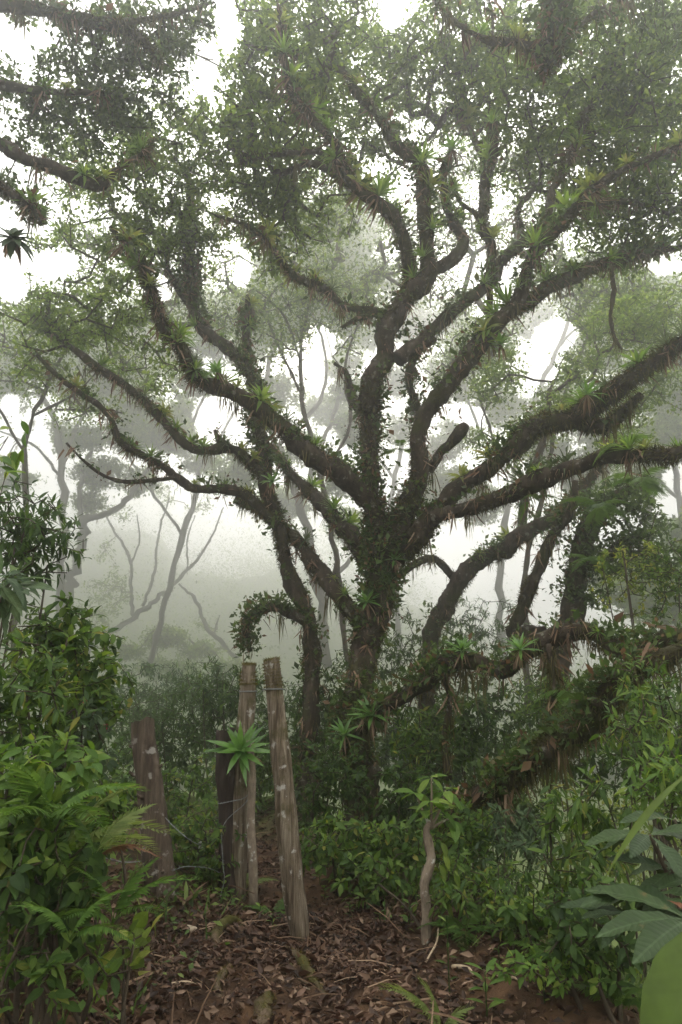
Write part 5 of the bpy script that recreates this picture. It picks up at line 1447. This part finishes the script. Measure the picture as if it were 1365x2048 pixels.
# hand-placed fronds: from one photo position to another
p0 = W(175, 1660, 3.3)
fern('arching pale fern frond reaching across to the thick trunk post', p0 - [.1, 0, .15], [(W(330, 1590, 3.2) - p0 + [0, 0, .15], .52, 1), (W(235, 1540, 3.3) - p0, .42, 0), (W(120, 1600, 3.1) - p0, .38, 0), (W(215, 1760, 3.1) - p0 + [0, 0, .2], .4, 1)], 'fern_pale', True)
p0 = W(190, 1720, 3.05)
fern('drooping fern with one rusty dead frond below the arching frond', p0, [(W(285, 1715, 3.05) - p0 + [0, 0, .08], .25, 1), (W(235, 1810, 2.95) - p0 + [0, 0, .25], .36, 1), (W(150, 1640, 3.0) - p0, .34, 0), (W(230, 1660, 3.1) - p0, .3, 0)], 'fern', True, mats=['fern_dead', 'fern_pale', 'fern', 'fern_pale'])
p0 = W(225, 1850, 2.95)
fern('stiff dark green fern drooping over the trail edge at the bank foot', p0, [(W(330, 1790, 2.95) - p0 + [0, 0, .12], .34, 1), (W(290, 1760, 3.0) - p0 + [0, 0, .1], .27, 2), (W(190, 1760, 2.9) - p0, .27, 2), (W(320, 1860, 2.85) - p0 + [0, 0, .16], .24, 1), (W(150, 1880, 2.8) - p0 + [0, 0, .1], .25, 2)], 'fern', True)
p0 = W(95, 1650, 3.0)
fern('long green fern fronds spilling over the bright herbs of the bank', p0, [(W(230, 1600, 2.95) - p0 + [0, 0, .1], .42, 0), (W(190, 1700, 2.8) - p0 + [0, 0, .2], .4, 1), (W(60, 1560, 2.9) - p0, .34, 2), (W(20, 1690, 2.75) - p0 + [0, 0, .15], .36, 0)], 'fern', True)
p0 = W(140, 1880, 2.75)
fern('small arching fern over the dark creepers at the bank foot', p0, [(W(235, 1900, 2.7) - p0 + [0, 0, .1], .26, 1), (W(180, 1830, 2.75) - p0, .24, 2), (W(80, 1840, 2.7) - p0 + [0, 0, .05], .24, 0)], 'fern', True)
p0 = hit(880, 2075)
fern('pale feathery fern frond arching over the leaf litter', p0, [(W(770, 1945, p0[1] - .1) - p0 + [0, 0, .10], .40, 0), (W(850, 1960, p0[1]) - p0 + [0, 0, .08], .28, 2), (W(980, 1990, p0[1]) - p0 + [0, 0, .1], .22, 2)], 'fern_pale', True)
for lab, foot, n, L, mat, up in (
        ('fresh fern at the foot of the huge tree beside the trail', (700, 1745), 9, .42, 'fern', .05),
        ('small fern climbing the foot of the tall pale post', (492, 1790), 5, .26, 'fern_pale', .1),
        ('small fern between the tall posts', (545, 1835), 6, .26, 'fern', 0),
        ('fern growing over the low slope herbs', (1175, 1960), 8, .30, 'fern_pale', .05),
        ('low fern at the lower right trail edge', (1230, 2020), 7, .26, 'fern', .05),
        ('fern hidden under the shrubs right of the sapling', (930, 1880), 7, .28, 'fern', .05),
        ('fern at the dark edge of the leafy slope', (1110, 1930), 7, .28, 'fern', .05),
        ('fern in the hollow behind the thick trunk post', (385, 1740), 8, .34, 'fern', .05),
        ('fern tuft on the low ground left of the rotten post', (420, 1770), 6, .26, 'fern', .03),
        ('fern at the bottom of the bank above the dead leaves', (180, 1970), 7, .26, 'fern', .08)):
    p = hit(*foot)
    fern(lab, p + [0, 0, up * .5], ring_fronds(n, L), mat)
for lab, px, py, Y, n, L, mat in (
        ('bright fern growing from the fork of the huge trunk', 800, 900, 8.6, 4, .40, 'fern'),
        ('fern on the thick level right-hand limb near its end', 1240, 890, 6.6, 6, .34, 'fern'),
        ('fern draping from the dark forked tree towards the right edge', 1280, 960, 8.8, 8, .5, 'fern'),
        ('second draping fern on the dark forked tree above the clearing', 1200, 1010, 9.2, 8, .48, 'fern'),
        ('fern hanging inside the fork of the dark tree', 1180, 1120, 9.0, 7, .42, 'fern'),
        ('fern fronds hanging beneath the thick level limb', 1060, 1000, 7.6, 4, .35, 'fern'),
        ('fern in the shade under the low sprawling limb', 1130, 1380, 6.4, 5, .30, 'fern')):
    fern(lab, W(px, py, Y), ring_fronds(n, L, (-.5, .5)), mat)

# ------------------------------------------------------------------ ground bits
def stick(name, label, a, bpt, r, mat, cat='stick', bend=.03):
    A, Bp = np.array(a, float), np.array(bpt, float)
    Q = catmull(np.array([A, (A + Bp) / 2 + [bend, 0, bend * .5], Bp]), 6)
    V, Fs = tube(Q, np.linspace(r, r * .55, len(Q)), 7, .2, 14)
    return tag(mk(name, V, Fs, M[mat], None, True), label, cat)
def gp(px, py, h=.02):
    p = hit(px, py); return p + [0, 0, h]
stick('stick', 'pale bleached stick lying on the litter right of the trail', gp(906, 1942), gp(948, 1958), .013, 'pale_stick')
stick('stick', 'thin pale stick lying across the dead leaves left of the trail', gp(332, 1980), gp(392, 1978), .010, 'pale_stick')
stick('stick', 'dry stick propped at the foot of the sapling', gp(852, 1932), gp(878, 1890, .10), .008, 'pale_stick')
stick('stick', 'dead branch leaning against the undergrowth left of the sapling', gp(850, 1870, .0), W(760, 1770, 5.6), .012, 'twig')
stick('stick', 'grey twig slanting down from the clustered posts', gp(500, 1865, .0), W(438, 1808, b1[1] - .1), .014, 'post_dark')
stick('stick', 'thin fallen twig in the litter near the sapling', gp(985, 1960), gp(1058, 1985), .009, 'pale_stick')
P = np.array([W(px, py, 7.6) for px, py in ((1222, 530), (1228, 580), (1222, 630), (1230, 675), (1245, 700))])
V, Fs = tube(catmull(P, 6), np.interp(np.linspace(0, 1, 25), [0, .2, .8, 1], [.016, .028, .022, .006]), 8, .4, 14)
vine = empty('hanging_vine', P[0]); tag(vine, 'mossy dead vine dangling from the level limb of the upper crown', 'vine')
mk('stem', V, Fs, M['bark'], vine, True, origin=P[0])
A = Acc(); q = catmull(P, 6)[rng.integers(0, 25, 260)] + rng.normal(size=(260, 3)) * .015
A.leaves(STRAND, q, frames(nz(rng.normal(size=(260, 3)) * .4 + [0, 0, -1]), rdir(260)), rng.uniform(.04, .16, 260))
tag(A.build('moss', M['beard'], vine, origin=P[0]), kind='stuff')
def rock(label, px, py, r, mat='stone'):
    p = hit(px, py)
    u = np.linspace(0, math.pi, 9); v = np.linspace(0, 2 * math.pi, 14, endpoint=False)
    Un, Vn = np.meshgrid(u, v, indexing='ij')
    D = np.stack([np.sin(Un) * np.cos(Vn), np.sin(Un) * np.sin(Vn), np.cos(Un)], -1)
    Vv = D * (1 + .25 * vnoise(D * 2.2 + px))[..., None] * np.array([r * 1.3, r, r * .8])
    i = np.arange(8)[:, None] * 14; j = np.arange(14)[None]; k = (j + 1) % 14
    o = mk('stone', Vv.reshape(-1, 3), np.stack([i + j, i + 14 + j, i + 14 + k, i + k], -1).reshape(-1, 4), M[mat], None, True)
    o.location = (p[0], p[1], p[2] + r * .4)
    tag(o, label, 'stone')
rock('pale stone lying in the dead leaves below the dried bromeliad', 380, 1865, .035)
rock('small pale stone half buried near the mossy roots', 612, 1985, .022)
rock('brown stone among the creepers at the bank foot', 50, 1960, .06)
def root_piece(label, spec, r, name='root', mossy=900, h=.0):
    P = np.array([hit(a, c) + [0, 0, z] for a, c, z in spec])
    Q = catmull(P, 7); rr = np.interp(np.linspace(0, 1, len(Q)), np.linspace(0, 1, len(r)), r)
    rr = rr * .62; Q = Q - np.array([0, 0, .012])
    V, Fs = tube(Q, rr, 10, .45, 22)
    o = empty(name, P[0]); tag(o, label, 'root')
    mk('wood', V, Fs, M['root'], o, True, origin=P[0])
    T, U, B = sweep_frames(Q)
    k = rng.integers(0, len(Q), mossy); a = rng.uniform(0, 6.28, mossy)
    nn = U[k] * np.cos(a)[:, None] + B[k] * np.sin(a)[:, None]
    p = Q[k] + nn * (rr[k] * 1.0)[:, None]
    w = (nn[:, 2] > -.1) & (vnoise(p * 13) > -.25)
    A = Acc(); A.leaves(BLADE, p[w], frames(nz(nn[w] + rdir(w.sum()) * .8), rdir(w.sum())), rng.uniform(.008, .02, w.sum()))
    tag(A.build('moss', M['moss_yellow'], o, origin=P[0]), kind='stuff')
root_piece('curved yellow-mossed root arching out of the litter below the clustered posts', [(430, 1905, -.02), (432, 1885, .05), (452, 1862, .07), (478, 1858, .05), (482, 1885, -.04)], [.05, .055, .05, .035, .02], mossy=1600)
root_piece('mossy root ridge breaking the litter left of the trail', [(440, 2000, -.03), (436, 1975, .03), (455, 1950, .04), (462, 1930, -.02)], [.03, .045, .035, .015])
root_piece('forked mossy root running down from the bowed post', [(598, 1885, .02), (570, 1905, .03), (600, 1930, .05), (620, 1960, .04), (650, 2000, .01), (662, 2030, -.03)], [.02, .03, .05, .05, .03, .015], mossy=1600)
root_piece('broad mossy root mound at the bottom of the trail', [(520, 2060, -.02), (530, 2030, .03), (538, 2005, .02), (540, 1990, -.04)], [.07, .085, .06, .02], mossy=1500)
root_piece('thin grey root crossing the soil near the mossy mound', [(575, 1920, .02), (600, 1965, .03), (640, 1990, .02), (655, 2045, .0)], [.012, .016, .014, .01], mossy=60)
# dried bromeliad on the ground
p = hit(372, 1815)
o = empty('fallen_bromeliad', p + [0, 0, .03]); tag(o, 'dried tan bromeliad fallen on the leaf litter beside the posts', 'bromeliad')
for i in range(14):
    V, Fq = strap(.22 * rng.uniform(.7, 1.1), .035, rng.uniform(.1, .9), rng.uniform(.2, .8), 5)
    mk('leaf', rotz(V, i * 2.4), Fq, M['dead'] if i % 3 else M['brom'], o, True, np.full(len(V), rng.random()))
p = hit(425, 1770)
big_bromeliad(p + [0, 0, .12], ndir(0, -.2, 1), .17, .03, 16, 'small bromeliad growing low beside the rotten post', 6)
# pink blossoms in the bank
for px, py, Y in ((178, 1762, 3.2), (168, 1402, 4.2), (212, 1452, 4.4)):
    c = W(px, py, Y)
    A = Acc(); A.leaves(TL['lance'], c + rng.normal(size=(5, 3)) * .004, frames(rdir(5) + [0, 0, -.3], rdir(5)), np.full(5, .02))
    tag(A.build('blossom', M['flower']), {178: 'pink blossom low in the creepers of the bank', 168: 'pink blossom high in the broadleaf bush of the bank', 212: 'pink blossom at the outer edge of the bank'}[px], 'flower', 'pink blossoms in the leafy bank')

# ground cover: grass blades, seedlings and small leaves beside the trail
n = 26000
y = rng.uniform(2.7, 12, n); x = rng.uniform(-4.5, 5, n)
d = x - path_x(y)
hw = np.interp(y, [2, 4.5, 5.5, 7, 13], [1.15, 1.0, .55, .38, .4])
nn = vnoise(np.stack([x * 1.3, y * 1.3, x * 0 + 7], -1))
k = (np.abs(d) > hw * (1.0 + .35 * nn)) & (rng.random(n) < np.clip(.55 + nn, .1, 1))
x, y = x[k], y[k]; n = len(x)
pos = np.stack([x, y, g(x, y) + rng.uniform(0, .12, n) * np.clip(y - 2, .5, 2) * .6], -1)
A = Acc()
h = n // 3
dz = rdir(h); dz[:, 2] = np.abs(dz[:, 2]) + .8
A.leaves((BLADE[0] * [.45, 1, 1], BLADE[1]), pos[:h] * [1, 1, 1], frames(nz(dz), rdir(h)), rng.uniform(.06, .2, h))
dd = rdir(n - h); dd[:, 2] *= .5
nd = rdir(n - h) * .5; nd[:, 2] += 1
A.leaves(LEAF4, pos[h:], frames(nz(dd), nz(nd)), rng.uniform(.03, .085, n - h))
tag(A.build('ground_cover', M['grass']), 'low green herbs and grass covering the ground beside the trail', 'ground cover', kind='stuff')

# ------------------------------------------------------------------ haze
hz, nt, out = new_mat('mist')
pv = nt.nodes.new('ShaderNodeVolumePrincipled')
pv.inputs['Color'].default_value = (.98, .98, .97, 1)
pv.inputs['Density'].default_value = 0.0138
pv.inputs['Anisotropy'].default_value = 0.84
try: pv.inputs['Density Attribute'].default_value = ''
except Exception: pass
nt.links.new(pv.outputs[0], out.inputs['Volume'])
try: hz.cycles.homogeneous_volume = True
except Exception: pass
lo = np.array([-210, -75, -27.0]); hi = np.array([210, 210, 80.0])
V = np.array([[(lo, hi)[i][0], (lo, hi)[j][1], (lo, hi)[k][2]] for i in (0, 1) for j in (0, 1) for k in (0, 1)])
Fq = np.array([[0, 1, 3, 2], [4, 6, 7, 5], [0, 4, 5, 1], [2, 3, 7, 6], [0, 2, 6, 4], [1, 5, 7, 3]])
tag(mk('haze', V, Fq, hz), 'pale cloud mist filling the forest', 'haze', kind='stuff')
